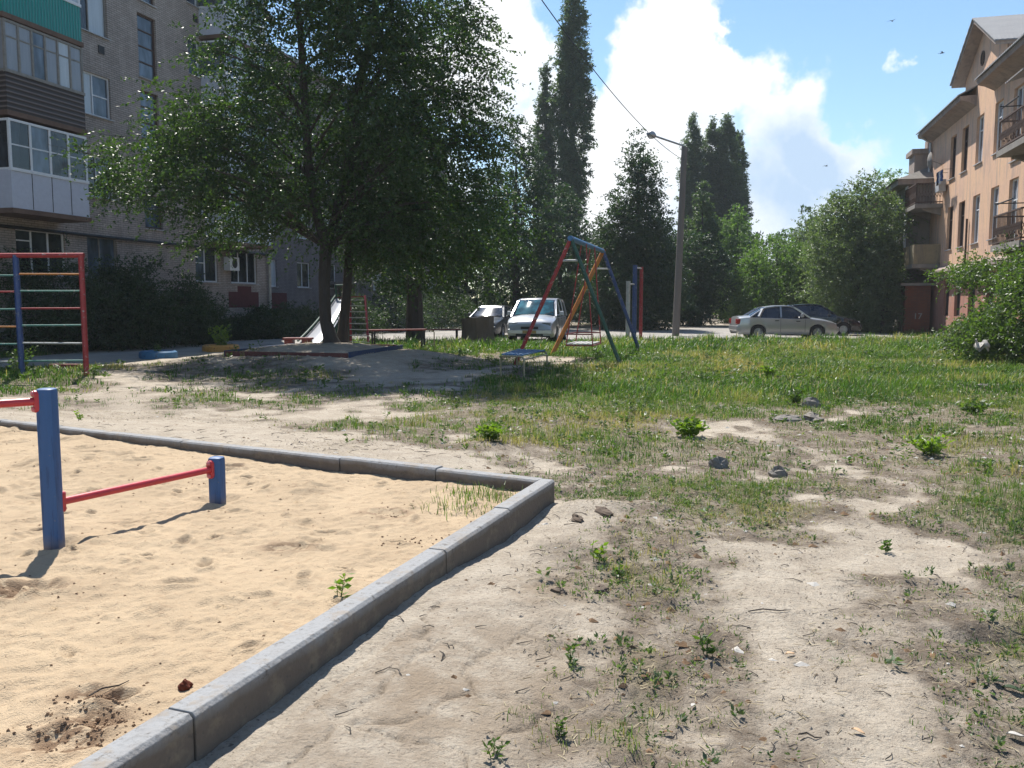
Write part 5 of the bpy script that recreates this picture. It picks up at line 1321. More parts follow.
# ---- the big elm in the middle of the yard, two trunks from the boarded mound
TX, TY = at(331, 350, 23.4).x, 23.4
zb0 = g(TX, TY) - .1
def tl_(px, py, Y=23.4): w_ = at(px, py, Y); return (w_.x - TX, w_.y - TY, w_.z)
tA = ([(0.02, 0, zb0), (-.02, 0, zb0 + .25), tl_(325.5, 320), tl_(324, 280), tl_(326, 247)], [.30, .20, .165, .155, .17])
tA1 = ([tl_(326, 247), tl_(317, 215), tl_(308, 160, 23.2), tl_(304, 90, 23.0), tl_(300, 30, 22.8), tl_(292, -40, 22.6), tl_(285, -110, 22.4)], [.15, .13, .115, .10, .08, .055, .02])
tA2 = ([tl_(326, 247), tl_(336, 215, 23.6), tl_(346, 170, 23.9), tl_(353, 120, 24.2), tl_(366, 60, 24.5), tl_(376, -10, 24.8), tl_(384, -100, 25)], [.14, .115, .10, .09, .075, .05, .02])
tBx = ([tl_(342, 352, 24.2)[:2] + (zb0,), tl_(343, 330, 24.2), tl_(347, 290, 24.2), tl_(350, 240, 24.4), tl_(352, 180, 24.7), tl_(350, 110, 25.0), tl_(372, 30, 25.4), tl_(392, -60, 25.8)], [.22, .15, .13, .12, .105, .09, .07, .03])
prof = [(3.3, 1.4), (4.0, 2.6), (5.0, 3.05), (6.5, 3.2), (8, 3.1), (9.5, 3.1), (11, 3.0), (12.5, 2.2), (13.6, 1.1)]
cx_ = 1.05
cl_ = [(-3.6, -.3, 5.5, (.7, 1.2, .40), 34), (-4.7, -.6, 5.1, (.55, .8, .35), 20), (-3.0, -1.2, 4.5, (.8, .9, .40), 26), (-3.2, 0, 6.3, (.4, .9, .4), 16), (-5.3, -.2, 4.6, (.35, .5, .22), 7), (-2.4, .6, 3.7, (.7, .9, .3), 16), (-2.2, 0, 5.2, (.6, .9, .7), 60), (-2.1, 0, 7.2, (.4, .9, .7), 34), (2.9, .2, 3.1, (.9, 1., .36), 50), (1.7, .8, 3.2, (.8, .9, .28), 22), (4.0, .4, 3.9, (.5, 1., .5), 34)]
big = tree('elm_tree', 'big dark leafy tree with two trunks rising from the boarded mound', (TX, TY, 0), [tA, tA1, tA2, tBx], prof, 4.0, 1350, 9, 16, .8, .105, .058, 'lf_main', 'bark', seed=11, sq=.95, irr=.34, shell=.6, outw=1.0, droop=.30, limbs=110, rclu=.48, center=(cx_, .2), bare=2000, gap=.40, zmin=2.9, clumps=cl_)

def simple_trunk(h, r0, lean=0.): return [([(0, 0, -.2), (lean * .3, 0, h * .35), (lean * .7, 0, h * .7), (lean, 0, h)], [r0, r0 * .75, r0 * .45, r0 * .12])]
def bgtree(name, label, px, Y, ytop, ybot, wpx, mat, n, L, seed, shape='round', bark='bark', group='trees closing the far side of the yard', cat='tree', r0=None, irr=.35, ntw=6, nlf=10, zlow=None, tl=None, shell=.5, clumps=None, limbs=22, trunk=None, rclu=None, gap=.34):
    b = at(px, 330, Y); zt = at(px, ytop, Y).z; zb = max(.1, at(px, ybot, Y).z); w_ = wpx / F * Y / 2
    if shape == 'round': fr = [(0, .35), (.12, .75), (.3, .97), (.5, 1.), (.7, .86), (.86, .58), (1, .15)]
    elif shape == 'cone': fr = [(0, .55), (.1, .95), (.22, 1.), (.45, .74), (.65, .50), (.82, .28), (1, .03)]
    elif shape == 'column': fr = [(0, .5), (.1, .8), (.3, 1.), (.55, .96), (.75, .75), (.9, .42), (1, .08)]
    elif shape == 'egg': fr = [(0, .4), (.1, .8), (.28, 1.), (.5, .92), (.72, .62), (.88, .34), (1, .06)]
    H = zt - zb; prof = [(zb + f_ * H, w_ * r_) for f_, r_ in fr]
    r0 = r0 or max(.12, H * .022)
    return tree(name, label, (b.x, Y, g(b.x, Y)), trunk or simple_trunk(zb + H * .85, r0), prof, w_, n, ntw, nlf, tl or w_ * .22, L, L * .5, mat, bark, group, seed, 1., irr, shell, .7, .2, limbs, cat, rclu or w_ * .13, clumps=clumps, gap=gap, zmin=zb * 1.05)

GT = 'trees closing the far side of the yard'
bgtree('elm_tree', 'brown trunked shade tree behind the plank benches', 415, 36, 165, 290, 120, 'lf_dark', 380, .16, 21, 'round', group=None, r0=.42)
bgtree('broadleaf_tree', 'dense dark green tree between the flats and the tall poplar', 516, 52, 118, 322, 86, 'lf_dark', 620, .19, 22, 'round', group=GT)
bgtree('broadleaf_tree', 'lower dark tree behind the minivan', 560, 57, 185, 326, 66, 'lf_dark', 420, .19, 23, 'round', group=GT)
def poplar(label, px, Y, yt, yb, w_, n, seed, **k):
    return bgtree('poplar_tree', label, px, Y, yt, yb, w_, 'lf_poplar', int(n * 2.3), .19, seed, 'column', group='tall poplars', irr=.7, shell=.7, ntw=7, nlf=9, limbs=6, gap=.30, rclu=.28, **k)
poplar('tallest poplar, its top cut by the upper edge, beside the overhead cable', 571, 78, -28, 232, 33, 850, 31)
poplar('slim ragged poplar just left of the tallest one', 545, 80, 62, 240, 26, 300, 32)
poplar('poplar right behind the lamp pole, left one of its row', 689, 92, 114, 250, 25, 460, 33)
poplar('poplar second from the left in the row behind the lamp pole', 708, 93, 117, 250, 25, 460, 34)
poplar('tallest poplar of the row behind the lamp pole', 722, 92, 109, 250, 26, 480, 35)
poplar('short poplar at the right end of the row behind the lamp pole', 737, 92, 176, 250, 18, 200, 36)
poplar('narrow poplar tip leaning at the right of the row behind the lamp pole', 734, 94, 128, 235, 17, 240, 37)
bgtree('maple_tree', 'pointed dark tree between the swing and the lamp pole', 636, 50, 134, 332, 102, 'lf_dark', 1000, .17, 41, 'cone', group=GT, irr=.5, ntw=7, shell=.6)
bgtree('broadleaf_tree', 'egg shaped green tree just right of the lamp pole', 700, 60, 180, 300, 40, 'lf_poplar', 420, .17, 42, 'egg', group=GT)
bgtree('broadleaf_tree', 'light green tree below the poplars, above the sedan tail', 735, 66, 204, 322, 62, 'lf_mid', 520, .19, 43, 'egg', group=GT)
bgtree('broadleaf_tree', 'wide low tree behind the lamp pole foot', 690, 58, 232, 326, 78, 'lf_dark', 560, .18, 44, 'round', group=GT)
bgtree('broadleaf_tree', 'low bushy green tree over the roof of the sedan', 775, 56, 232, 327, 76, 'lf_mid', 620, .17, 45, 'round', group=GT)
bgtree('broadleaf_tree', 'feathery grey-green tree behind the bonnet of the sedan', 812, 60, 214, 326, 70, 'lf_grey', 560, .18, 46, 'round', group=GT)
bgtree('willow_tree', 'large silvery green tree in front of the grey house', 855, 46, 178, 331, 92, 'lf_grey', 1150, .14, 47, 'round', group=GT, irr=.45, ntw=7)
bgtree('broadleaf_tree', 'green treetop behind the silvery tree, left of the chimney', 885, 64, 172, 300, 60, 'lf_mid', 380, .19, 48, 'round', group=GT)
bgtree('willow_tree', 'drooping tree against the grey house corner', 882, 43.5, 225, 333, 36, 'lf_grey', 380, .12, 49, 'egg', group=GT)
bgtree('broadleaf_tree', 'dark tree at the end of the flats behind the stump', 466, 62, 190, 326, 54, 'lf_dark', 330, .2, 50, 'round', group=GT)
bgtree('broadleaf_tree', 'dark low tree filling the gap behind the pull-up posts', 606, 60, 232, 327, 80, 'lf_dark', 560, .19, 51, 'round', group=GT)
# darker wood behind everything
def wood():
    r = np.random.default_rng(77); Vs = []; Fs = []; T = []; n0 = 0
    for i in range(62):
        x = -38 + i * 1.9 + r.normal(0, .8); y = 78 + r.uniform(-6, 16); h = r.uniform(6.5, 9.5); w_ = r.uniform(2.4, 3.8)
        n = 60; th = r.uniform(0, 6.28, n); ph = r.uniform(0, 1, n); q = np.sqrt(1 - (2 * ph - 1) ** 2)
        C = np.stack([x + np.cos(th) * w_ * q, y + np.sin(th) * w_ * q, .3 + ph * h], 1)
        out = np.stack([np.cos(th), np.sin(th), ph - .3], 1)
        p, dd, t_, _, _ = sprays(C, np.full((n, 1), .5), out, 5, 8, .9, r)
        V, Fc = leaves(p, dd * .5, .36, .2, r); Vs.append(V); Fs.append(Fc + n0); T.append(np.repeat(t_, 4)); n0 += len(V)
    return prop(npmesh('woodland', np.concatenate(Vs), np.concatenate(Fs), M['lf_dark'], attrs={'tint': np.concatenate(T)}), 'dark band of woodland closing the view behind the trees', 'woodland', kind='stuff')
wood()

# ---- bushes
def bush(label, x, y, w_, h, mat, n, L, seed, depth=None, group=None, name='bush', ntw=6, nlf=9, irr=.4, clumps=None, zb=.05):
    fr = [(0, .75), (.2, 1.), (.5, .95), (.75, .7), (1, .2)]
    st = []
    r = random.Random(seed)
    for i in range(7):
        a = r.uniform(0, 6.28); e = r.uniform(.3, .8) * w_ / 2; st.append(([(0.05 * math.cos(a), .05 * math.sin(a), -.05), (e * .4 * math.cos(a), e * .4 * math.sin(a), h * .35), (e * math.cos(a), e * math.sin(a), h * .75)], [.03, .02, .008]))
    t_ = tree(name, label, (x, y, g(x, y)), st, [(zb + f_ * h, w_ / 2 * q) for f_, q in fr], w_ / 2, n, ntw, nlf, max(.12, w_ * .13), L, L * .5, mat, 'bark', group, seed, (depth or w_) / w_, irr, .5, .6, .15, 14, 'bush', w_ * .09, clumps=clumps)
    return t_
GB = 'bushes along the foot of the brick flats'
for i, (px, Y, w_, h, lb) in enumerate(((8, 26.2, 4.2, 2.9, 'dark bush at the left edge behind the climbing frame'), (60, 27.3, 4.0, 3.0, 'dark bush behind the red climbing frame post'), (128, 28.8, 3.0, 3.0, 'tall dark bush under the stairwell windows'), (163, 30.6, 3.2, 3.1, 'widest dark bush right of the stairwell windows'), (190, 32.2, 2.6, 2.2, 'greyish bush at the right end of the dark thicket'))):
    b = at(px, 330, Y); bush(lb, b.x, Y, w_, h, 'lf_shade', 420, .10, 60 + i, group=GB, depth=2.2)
for i, (px, Y, w_, h, lb) in enumerate(((262, 37.5, 2.4, 1.2, 'low bush under the maroon wall patch'), (236, 36., 1.6, .8, 'small dark bush by the wall left of the drainpipe'), (292, 40, 3.0, 1.4, 'low bush beneath the shade-toned set-back flats'), (396, 46, 4.0, 2.2, 'dark bush behind the plank bench legs'), (440, 50, 4.0, 2.4, 'dark bush behind the brown bench and stump'), (352, 43, 3.6, 1.9, 'dark bush behind the slide ladder'))):
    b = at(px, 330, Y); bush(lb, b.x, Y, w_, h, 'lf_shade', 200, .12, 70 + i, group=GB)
b = at(1003, 350, 21.5)
bush('large bright green bush spilling in at the right edge before the peach house', b.x + 1.5, 21.6, 3.4, 2.8, 'lf_bush', 620, .10, 81, nlf=11, irr=.5, clumps=[(.9, 0, 2.2, (.7, .6, .5), 90), (-1.7, .2, .5, (.4, .4, .25), 50), (-.5, .3, 1.7, (.4, .5, .35), 30)])
b = at(985, 345, 24.5)
bush('grey-green low bush at the foot of the larger one', b.x, 24.5, 1.9, 1.2, 'lf_grey', 240, .09, 82)
b = at(985, 262, 26.5)
vn_ = bush('leafy creeper arching over the string course of the peach house', b.x + .6, 26.8, 3.2, .9, 'lf_bush', 170, .10, 83, name='creeper', zb=2.2, clumps=[(1.8, -.3, 3.2, (.5, .5, .8), 90)])
m = MB(); m.tube([(1.7, 0, -.05), (1.6, 0, 1.4), (1.2, .1, 2.5), (.4, 0, 2.9), (-.8, 0, 2.8)], [.05, .04, .03, .02, .01], 6); m.build('stem', M['bark'], vn_)
# small plants that stand out
def plant(label, P_, h, w_, mat, n, seed, L=.09, name='leafy_plant', group=None):
    r = np.random.default_rng(seed); root = thing(name, label, 'plant', (P_.x, P_.y, g(P_.x, P_.y)), 0, group)
    m = MB(); pp = []; dd = []
    for i in range(n):
        a = r.uniform(0, 6.28); e = r.uniform(.1, 1) * w_ / 2; tp_ = Vector((e * math.cos(a), e * math.sin(a), h * r.uniform(.55, 1.)))
        b0 = Vector((.1 * h * math.cos(a), .1 * h * math.sin(a), -.02)); md = b0.lerp(tp_, .5) + Vector((0, 0, h * .1)); rs_ = min(1., .25 + h); m.tube([b0, md, tp_], [.007 * rs_, .005 * rs_, .003 * rs_], 4, cap=False)
        nk = 12 if h > .2 else 9
        for k in range(nk):
            f_ = .25 + .75 * k / (nk - 1); q_ = b0.lerp(md, f_ * 2) if f_ < .5 else md.lerp(tp_, f_ * 2 - 1); al = k * 2.4; pp.append(q_); dd.append((math.cos(al), math.sin(al), .5))
    m.build('stem', M['stemg'], root)
    V, Fc = leaves(np.array([tuple(q) for q in pp]), np.array(dd), L, L * .5, r, droop=.1, jitter=.25)
    npmesh('leaves', V, Fc, M[mat], root, attrs={'tint': np.repeat(r.uniform(0, 1, len(pp)), 4)})
    return root
M['stemg'] = m_paint('stem_green', (.10, .14, .04), rough=.7)
plant('bright leafy plant growing out of the ochre tyre', tyq2 + Vector((0, 0, 0)), .85, .95, 'lf_bright', 24, 91, .12)
plant('thin weed sprouting from the blue tyre', tyq1, .45, .5, 'lf_bush', 5, 92, .07)
plant('leafy weed round the foot of the blue climbing frame post', P(20, 378), .62, .7, 'lf_bush', 18, 93, .08)
plant('weed at the foot of the red climbing frame post', P(92, 381), .30, .5, 'lf_bush', 8, 94, .07)
plant('bright green clump on the earth heap by the kerb corner', PG(492, 441), 0.19, 0.34, 'lf_bright', 20, 95, .075)
plant('small bushy clump in the middle of the grass', PG(770, 380), 0.30, 0.34, 'lf_bright', 20, 96, .09)
plant('white flowering weed above the flat stones', PG(795, 405), 0.29, 0.40, 'lf_bush', 14, 97, .07)
plant('broad green clump in the grass right of the tree shadow', PG(686, 438), 0.22, 0.60, 'lf_bright', 24, 98, .09)
plant('low green clump by the bare patch on the right', PG(930, 455), 0.20, 0.64, 'lf_bright', 22, 99, .08)
plant('broad-leaved dock growing near the grey stone', PG(972, 414), 0.18, 0.56, 'lf_bush', 14, 100, .09)
GSM = 'small bright seedlings on the bare earth'
for i, (px, py, h, lb) in enumerate(((596, 562, .16, 'yellow-green seedling nearest the clod'), (618, 578, .14, 'second yellow-green seedling below the clod'), (568, 664, .13, 'bright seedling left of the litter patch'), (80, 421, .16, 'yellow seedling beyond the far kerb'), (707, 655, .15, 'leafy seedling on the edge of the trail'), (886, 552, .14, 'green seedling at the upper edge of the trail'), (338, 600, .16, 'thin seedling growing against the kerb in the sand'), (560, 735, .10, 'tiny seedling low in the bare earth'), (493, 756, .10, 'tiny seedling at the lower edge left of the others'))):
    q_ = PG(px, py); 
    if px == 338: q_ = PS(px, py)
    o = plant(lb, q_, h * .75, h * .9, 'lf_bush' if i % 3 else 'lf_bright', 3, 110 + i, h * .30, 'seedling', GSM)
    if px == 338: o.location.z = q_.z
# ------------------------------------------------------------------ grass and litter
t = NT('grass_blade'); k = t.attr('tint')
c_ = t.ramp(k, [(0., (.045, .100, .018)), (.45, (.080, .150, .028)), (.78, (.125, .170, .042)), (1., (.27, .235, .11))])
p_ = t.bsdf(c_, .5, 0, spec=.35); tr = t.n('ShaderNodeBsdfTranslucent'); t.l(t.mix(1., c_, (1.7, 1.8, .9), 'MULTIPLY'), tr.inputs['Color'])
mx = t.n('ShaderNodeMixShader'); mx.inputs[0].default_value = .4; t.l(p_, mx.inputs[1]); t.l(tr.outputs[0], mx.inputs[2]); M['grass'] = t.done(mx.outputs[0])
def blades(X, Y, Z, h, wd, tint, r, seg=2):
    n = len(X); a = r.uniform(0, 2 * np.pi, n); ln = r.uniform(.1, .75, n) * h
    dx, dy = np.cos(a), np.sin(a); sx, sy = -dy, dx
    b = np.stack([X, Y, Z - .005], 1); s = np.stack([sx, sy, 0 * sx], 1) * wd[:, None] / 2
    mid = b + np.stack([dx * ln * .35, dy * ln * .35, h * .6], 1); tip = b + np.stack([dx * ln, dy * ln, h * r.uniform(.75, 1, n)], 1)
    V = np.stack([b - s, b + s, mid + s * .75, mid - s * .75, tip + s * .08, tip - s * .08], 1).reshape(-1, 3)
    i = np.arange(n) * 6
    Fc = np.concatenate([np.stack([i, i + 1, i + 2, i + 3], 1), np.stack([i + 3, i + 2, i + 4, i + 5], 1)])
    return V, Fc, np.repeat(tint, 6)
def field(y0, y1, dens, h, wd, seed, tuft, name, label, cutoff=.12, spread=.06):
    r = np.random.default_rng(seed)
    A = (y1 - y0) * (y1 + y0) * .5 * 1.55; n = int(A * dens / tuft)
    y = np.sqrt(r.uniform(y0 ** 2, y1 ** 2, n)); x = r.uniform(-.78, .78, n) * y
    v = veg(x, y); keep = (r.uniform(0, 1, n) < v ** 1.15) & (v > cutoff)
    ok = np.ones(n, bool)
    for (bx0, by0) in ((0, 0),):
        pass
    x = x[keep]; y = y[keep]; v = v[keep]
    hh = h * (.45 + .75 * v) * r.uniform(.4, 1.4, len(x)) * (.35 + 1.3 * fbm(x, y, 1.3, 3, 5) ** 1.3 * 1.5); tt = fbm(x, y, .55, 4, 71) * 2.4 - .85 + r.normal(0, .13, len(x))
    X = np.repeat(x, tuft) + r.normal(0, spread, len(x) * tuft); Y = np.repeat(y, tuft) + r.normal(0, spread, len(x) * tuft)
    H = np.repeat(hh, tuft) * r.uniform(.5, 1.2, len(X)); T = np.clip(np.repeat(tt, tuft) + r.normal(0, .12, len(X)), 0, 1)
    T = np.where(r.uniform(0, 1, len(X)) < .07, 1, T)
    ok = veg(X, Y) > .03; X, Y, H, T = X[ok], Y[ok], H[ok], T[ok]
    V, Fc, T = blades(X, Y, G(X, Y), H, wd * r.uniform(.6, 1.3, len(X)), T, r)
    print('grass', name, len(X))
    return prop(npmesh(name, V, Fc, M['grass'], attrs={'tint': T}), label, 'grass', kind='stuff')
field(2.2, 7.5, 2800, .048, .0038, 1, 7, 'grass', 'sparse thin grass on the bare earth in the foreground', .10, .022)
field(7.5, 14, 1200, .075, .0075, 2, 7, 'grass', 'patchy green grass beyond the kerb corner', .10, .04)
field(14, 26, 520, .11, .014, 3, 6, 'grass', 'sunlit grass round the swing', .1, .06)
field(26, 52, 190, .17, .03, 4, 6, 'grass', 'distant strip of tall grass before the lane and the cars', .1, .1)
# grass tuft inside the sand corner
def sandgrass():
    r = np.random.default_rng(9); X = []; Y = []; 
    for px, py, n in ((470, 495, 120), (487, 500, 90), (455, 510, 60), (500, 498, 30), (478, 512, 50)):
        q = P(px, py, SZ); X.append(q.x + r.normal(0, .13, n)); Y.append(q.y + r.normal(0, .10, n))
    X = np.concatenate(X); Y = np.concatenate(Y); Z = sandz(X, Y)
    V, Fc, T = blades(X, Y, Z, r.uniform(.03, .11, len(X)), np.full(len(X), .006), np.clip(r.normal(.55, .2, len(X)), 0, 1), r)
    prop(npmesh('grass', V, Fc, M['grass'], attrs={'tint': T}), 'little grass patch in the corner of the yellow sand', 'grass', kind='stuff')
sandgrass()
# small broad-leaved weeds
def weeds(y0, y1, dens, L, seed, label, nl=9, mat='lf_bush', up=.35):
    r = np.random.default_rng(seed); A = (y1 ** 2 - y0 ** 2) * .5 * 1.55; n = int(A * dens)
    y = np.sqrt(r.uniform(y0 ** 2, y1 ** 2, n)); x = r.uniform(-.78, .78, n) * y; v = veg(x, y)
    k = (r.uniform(0, 1, n) < v) & (v > .12) & (fbm(x, y, 1.7, 2, 55) > .42); x, y = x[k], y[k]; n = len(x); z = G(x, y)
    an = r.uniform(0, 6.28, (n, nl)); hh = r.uniform(0, 1, (n, nl)); sc_ = r.uniform(.6, 1.4, n)[:, None]
    p = np.stack([x[:, None] + np.cos(an) * .01 * sc_, y[:, None] + np.sin(an) * .01 * sc_, z[:, None] + .004 + hh * L * 1.3 * sc_], -1).reshape(-1, 3)
    d = np.stack([np.cos(an), np.sin(an), np.full(an.shape, up)], -1).reshape(-1, 3)
    V, Fc = leaves(p, d, L, L * .42, r, droop=.0, jitter=.22)
    print('weeds', n)
    return prop(npmesh('weeds', V, Fc, M[mat], attrs={'tint': np.repeat(np.clip(np.repeat(r.uniform(0, 1, n), nl) + r.normal(0, .1, n * nl), 0, 1), 4)}), label, 'weeds', kind='stuff')
weeds(2.2, 7.5, 170, .018, 5, 'small weeds scattered over the foreground earth', 11)
weeds(2.2, 8.5, 45, .030, 15, 'dull upright weeds over the foreground earth', 14, 'lf_grey', .9)
weeds(7.5, 16, 22, .055, 6, 'leafy weeds among the nearer grass', 12)
weeds(16, 34, 7, .10, 7, 'leafy weeds among the farther grass', 12)
weeds(3, 30, 5, .05, 8, 'greyish dry weeds over the yard', 9, 'lf_grey')

def straw():
    r = np.random.default_rng(41); n = 60000
    y = np.sqrt(r.uniform(4, 150, n)); x = r.uniform(-.75, .75, n) * y; v = veg(x, y); k = (v > .03) & (r.uniform(0, 1, n) < .25 + v); x, y = x[k], y[k]; n = len(x)
    a = r.uniform(0, 6.28, n); l = r.uniform(.008, .045, n) * (1 + .06 * y); dx, dy = np.cos(a) * l, np.sin(a) * l; w_ = .0011 * (1 + .16 * y)
    z0 = G(x, y) + .003; z1 = G(x + dx, y + dy) + r.uniform(.002, .012, n); sx, sy = -np.sin(a) * w_, np.cos(a) * w_
    V = np.stack([np.stack([x - sx, y - sy, z0], 1), np.stack([x + sx, y + sy, z0], 1), np.stack([x + dx + sx, y + dy + sy, z1], 1), np.stack([x + dx - sx, y + dy - sy, z1], 1)], 1).reshape(-1, 3)
    prop(npmesh('straw', V, np.arange(4 * n).reshape(n, 4), M['straw'], attrs={'tint': np.repeat(r.uniform(0, 1, n), 4)}), 'dead straw and dry stalks matted on the weedy earth', 'straw', kind='stuff')
t = NT('dead_straw'); M['straw'] = t.done(t.bsdf(t.ramp(t.attr('tint'), [(0., (.10, .075, .045)), (.5, (.22, .175, .10)), (1., (.38, .33, .22))]), .8, 0, spec=.2))
straw()

# stones, clods, chips
def rockmesh(m, c, s, r, n=1.):
    import mathutils
    vs = []; it = 10; jt = 7
    ph0 = r.uniform(0, 10, 4)
    n0 = len(m.v)
    for j in range(jt + 1):
        for i in range(it):
            a = 2 * math.pi * i / it; b = math.pi * j / jt
            k = r.uniform(.82, 1.15) + .22 * math.sin(2 * a + ph0[0] + b) + .14 * math.sin(3 * b + ph0[1] + a * 2) + .10 * math.sin(5 * a + ph0[2]) * math.sin(b)
            m.v.append((c[0] + s[0] * k * math.sin(b) * math.cos(a), c[1] + s[1] * k * math.sin(b) * math.sin(a), c[2] + s[2] * max(-.5, k * math.cos(b))))
    for j in range(jt):
        for i in range(it):
            m.f.append((n0 + j * it + i, n0 + j * it + (i + 1) % it, n0 + (j + 1) * it + (i + 1) % it, n0 + (j + 1) * it + i))
def rockmat(name, a_, b_):
    t = NT(name); v = t.coord(); n = t.noise(v, 18, 5, .65); return t.done(t.bsdf(t.mix(n, a_, b_), .95, 0, t.bump(n, .8, .01), spec=.2))
M['rock'] = rockmat('grey_stone', (.24, .22, .20), (.13, .12, .11)); M['rockl'] = rockmat('pale_stone', (0.252, 0.231, 0.203), (0.140, 0.126, 0.112)); M['brickbit'] = rockmat('brick_bit', (0.140, 0.038, 0.021), (0.084, 0.025, 0.017)); M['clod'] = rockmat('earth_clod', (0.161, 0.126, 0.098), (0.091, 0.070, 0.056))
def rock(name, label, px, py, s, mat, seed, z=None, cat='stone', group=None):
    q = PG(px, py) if z is None else PS(px, py); m = MB(); r = np.random.default_rng(seed); rockmesh(m, (0, 0, 0), s, r)
    o = m.build(name, M[mat], None, smooth=False); o.location = (q.x, q.y, q.z + s[2] * .25); o.rotation_euler = (0, 0, r.uniform(0, 3)); return prop(o, label, cat, group)
rock('stone', 'dark jagged stone lying left on the bare patch', 718, 467, (.075, .07, .075), 'rock', 1)
rock('stone', 'dark stone with a white chip beside it on the bare patch', 778, 477, (.085, .065, .07), 'rock', 2)
rock('stone', 'pale upright stone between the flowering weeds', 812, 407, (.12, .10, .11), 'rockl', 3)
rock('stone_slab', 'flat grey slab tilted below the flowering weed', 788, 420, (.26, .14, .05), 'rock', 4)
rock('stone_slab', 'pale flat slab next to the tilted grey one', 812, 420, (.28, .13, .07), 'rockl', 5)
rock('stone', 'pale flat stone far right in the grass', 960, 386, (.32, .14, .03), 'rockl', 6)
rock('stone', 'small grey stone on the far right of the grass', 982, 388, (.15, .10, .06), 'rock', 7)
rock('brick_piece', 'dark red brick fragment in the sand near the kerb', 185, 688, (.032, .022, .024), 'brickbit', 8, SZ, 'brick')
for i, (px, py, s, lb) in enumerate(((604, 513, (.13, .05, .030), 'long dark clod at the top of the trail'), (578, 520, (.08, .04, .024), 'dark clod at the left end of the clod row'), (558, 592, (.05, .03, .018), 'reddish brown clod beside the slab cracks'), (600, 590, (.05, .04, .015), 'flat clod among the weeds below the row'), (385, 515, (.05, .03, .02), 'clod in the sand near the far kerb'))):
    rock('earth_clod', lb, px, py, s, 'clod', 20 + i, SZ if px == 385 else None, 'clod', 'dark clods of earth')
def scatter(name, label, n, smin, smax, mat, seed, y0, y1, flat=1., vmin=0, insand=False, pw=1.):
    r = np.random.default_rng(seed); V = []; Fl = []
    y = np.sqrt(r.uniform(y0 ** 2, y1 ** 2, n)); x = r.uniform(-.75, .75, n) * y
    if insand:
        u = r.uniform(.15, LF - .2, n); v_ = r.uniform(.15, LN - .2, n); x = kc.x + df.x * u + dn.x * v_; y = kc.y + df.y * u + dn.y * v_; z = sandz(x, y) + .001
    else:
        u, v_ = box_uv(x, y); k = ~((u > -.15) & (v_ > -.15) & (u < LF + .1) & (v_ < LN + .1)) & ((veg(x, y) > vmin) | (r.uniform(0, 1, n) < .12)) & (road_mask(x, y) < .1); x, y = x[k], y[k]; z = G(x, y)
    n = len(x); base = np.array([(-1, -.6, 0), (.8, -1, 0), (1.1, .5, 0), (-.4, 1, 0), (0, .1, 1)], float)
    s = smin + (smax - smin) * r.uniform(0, 1, n) ** 2.5; a = r.uniform(0, 6.28, n)
    b = base[None] * (1 + r.normal(0, .28, (n, 5, 3))) * s[:, None, None]; b[:, :, 2] *= flat; b[:, :4, 2] -= .15 * s[:, None] * (flat > .2)
    ca, sa = np.cos(a)[:, None], np.sin(a)[:, None]; bx = b[:, :, 0] * ca - b[:, :, 1] * sa; by = b[:, :, 0] * sa + b[:, :, 1] * ca
    V = np.stack([bx + x[:, None], by + y[:, None], b[:, :, 2] + z[:, None] + .001], -1).reshape(-1, 3)
    i = np.arange(n) * 5; Fc = np.concatenate([np.stack([i + p, i + q, i + 4], 1) for p, q in ((0, 1), (1, 2), (2, 3), (3, 0))])
    return prop(npmesh(name, V, Fc, M[mat]), label, 'debris', kind='stuff')
M['chip'] = rockmat('pale_chip', (0.465, 0.450, 0.420), (0.338, 0.315, 0.285)); M['leafdry'] = rockmat('dry_leaf', (0.225, 0.143, 0.083), (0.120, 0.075, 0.045))
scatter('pebbles', 'small dark pebbles and crumbs over the bare earth', 18000, .002, .009, 'clod', 1, 1.5, 16, .55)
scatter('pebbles', 'small pale pebbles over the bare earth', 3500, .003, .012, 'rockl', 2, 1.5, 14)
scatter('chips', 'white scraps and chips scattered among the weeds', 1700, .008, .040, 'chip', 3, 2, 15, .3, .25)
scatter('dry_leaves', 'curled dry brown leaves on the ground', 3800, .006, .028, 'leafdry', 4, 2, 12, .5, .15)
scatter('crumbs', 'dark crumbs strewn over the yellow sand', 1800, .002, .010, 'leafdry', 5, 0, 1, .6, 0, True)
# sticks
def sticks():
    r = np.random.default_rng(13); m = MB()
    for k in range(900):
        y = math.sqrt(r.uniform(4, 100)); x = r.uniform(-.7, .7) * y
        u, v_ = box_uv(x, y)
        if -.15 < u < LF and -.15 < v_ < LN: continue
        l = r.uniform(.012, .075) * (1 + .12 * y); a = r.uniform(0, 3.14); z = g(x, y) + .004
        m.tube([(x, y, z), (x + math.cos(a) * l * .5, y + math.sin(a) * l * .5, z + .006), (x + math.cos(a + .3) * l, y + math.sin(a + .3) * l, z + .001)], [.0025, .002, .001], 4, cap=False)
    prop(m.build('twigs', M['bark'], None, recalc=False), 'fine dead twigs and stalks scattered on the earth', 'twigs', kind='stuff')
sticks()
for i, (px, py, ln, a, lb, zz) in enumerate(((110, 690, .16, .9, 'thin bent stick lying in the dug sand', SZ), (770, 612, .22, .05, 'long thin stick across the trail', None), (810, 738, .08, -.4, 'short stick at the lower right of the trail', None))):
    q = PS(px, py) if zz else PG(px, py); m = MB(); m.tube([(-ln / 2, 0, .006), (-ln * .15, .012, .012), (ln * .2, -.008, .010), (ln / 2, .01, .006)], [.003, .0035, .003, .0015], 5); o = m.build('stick', M['bark']); o.location = q; o.rotation_euler = (0, 0, a); prop(o, lb, 'stick')
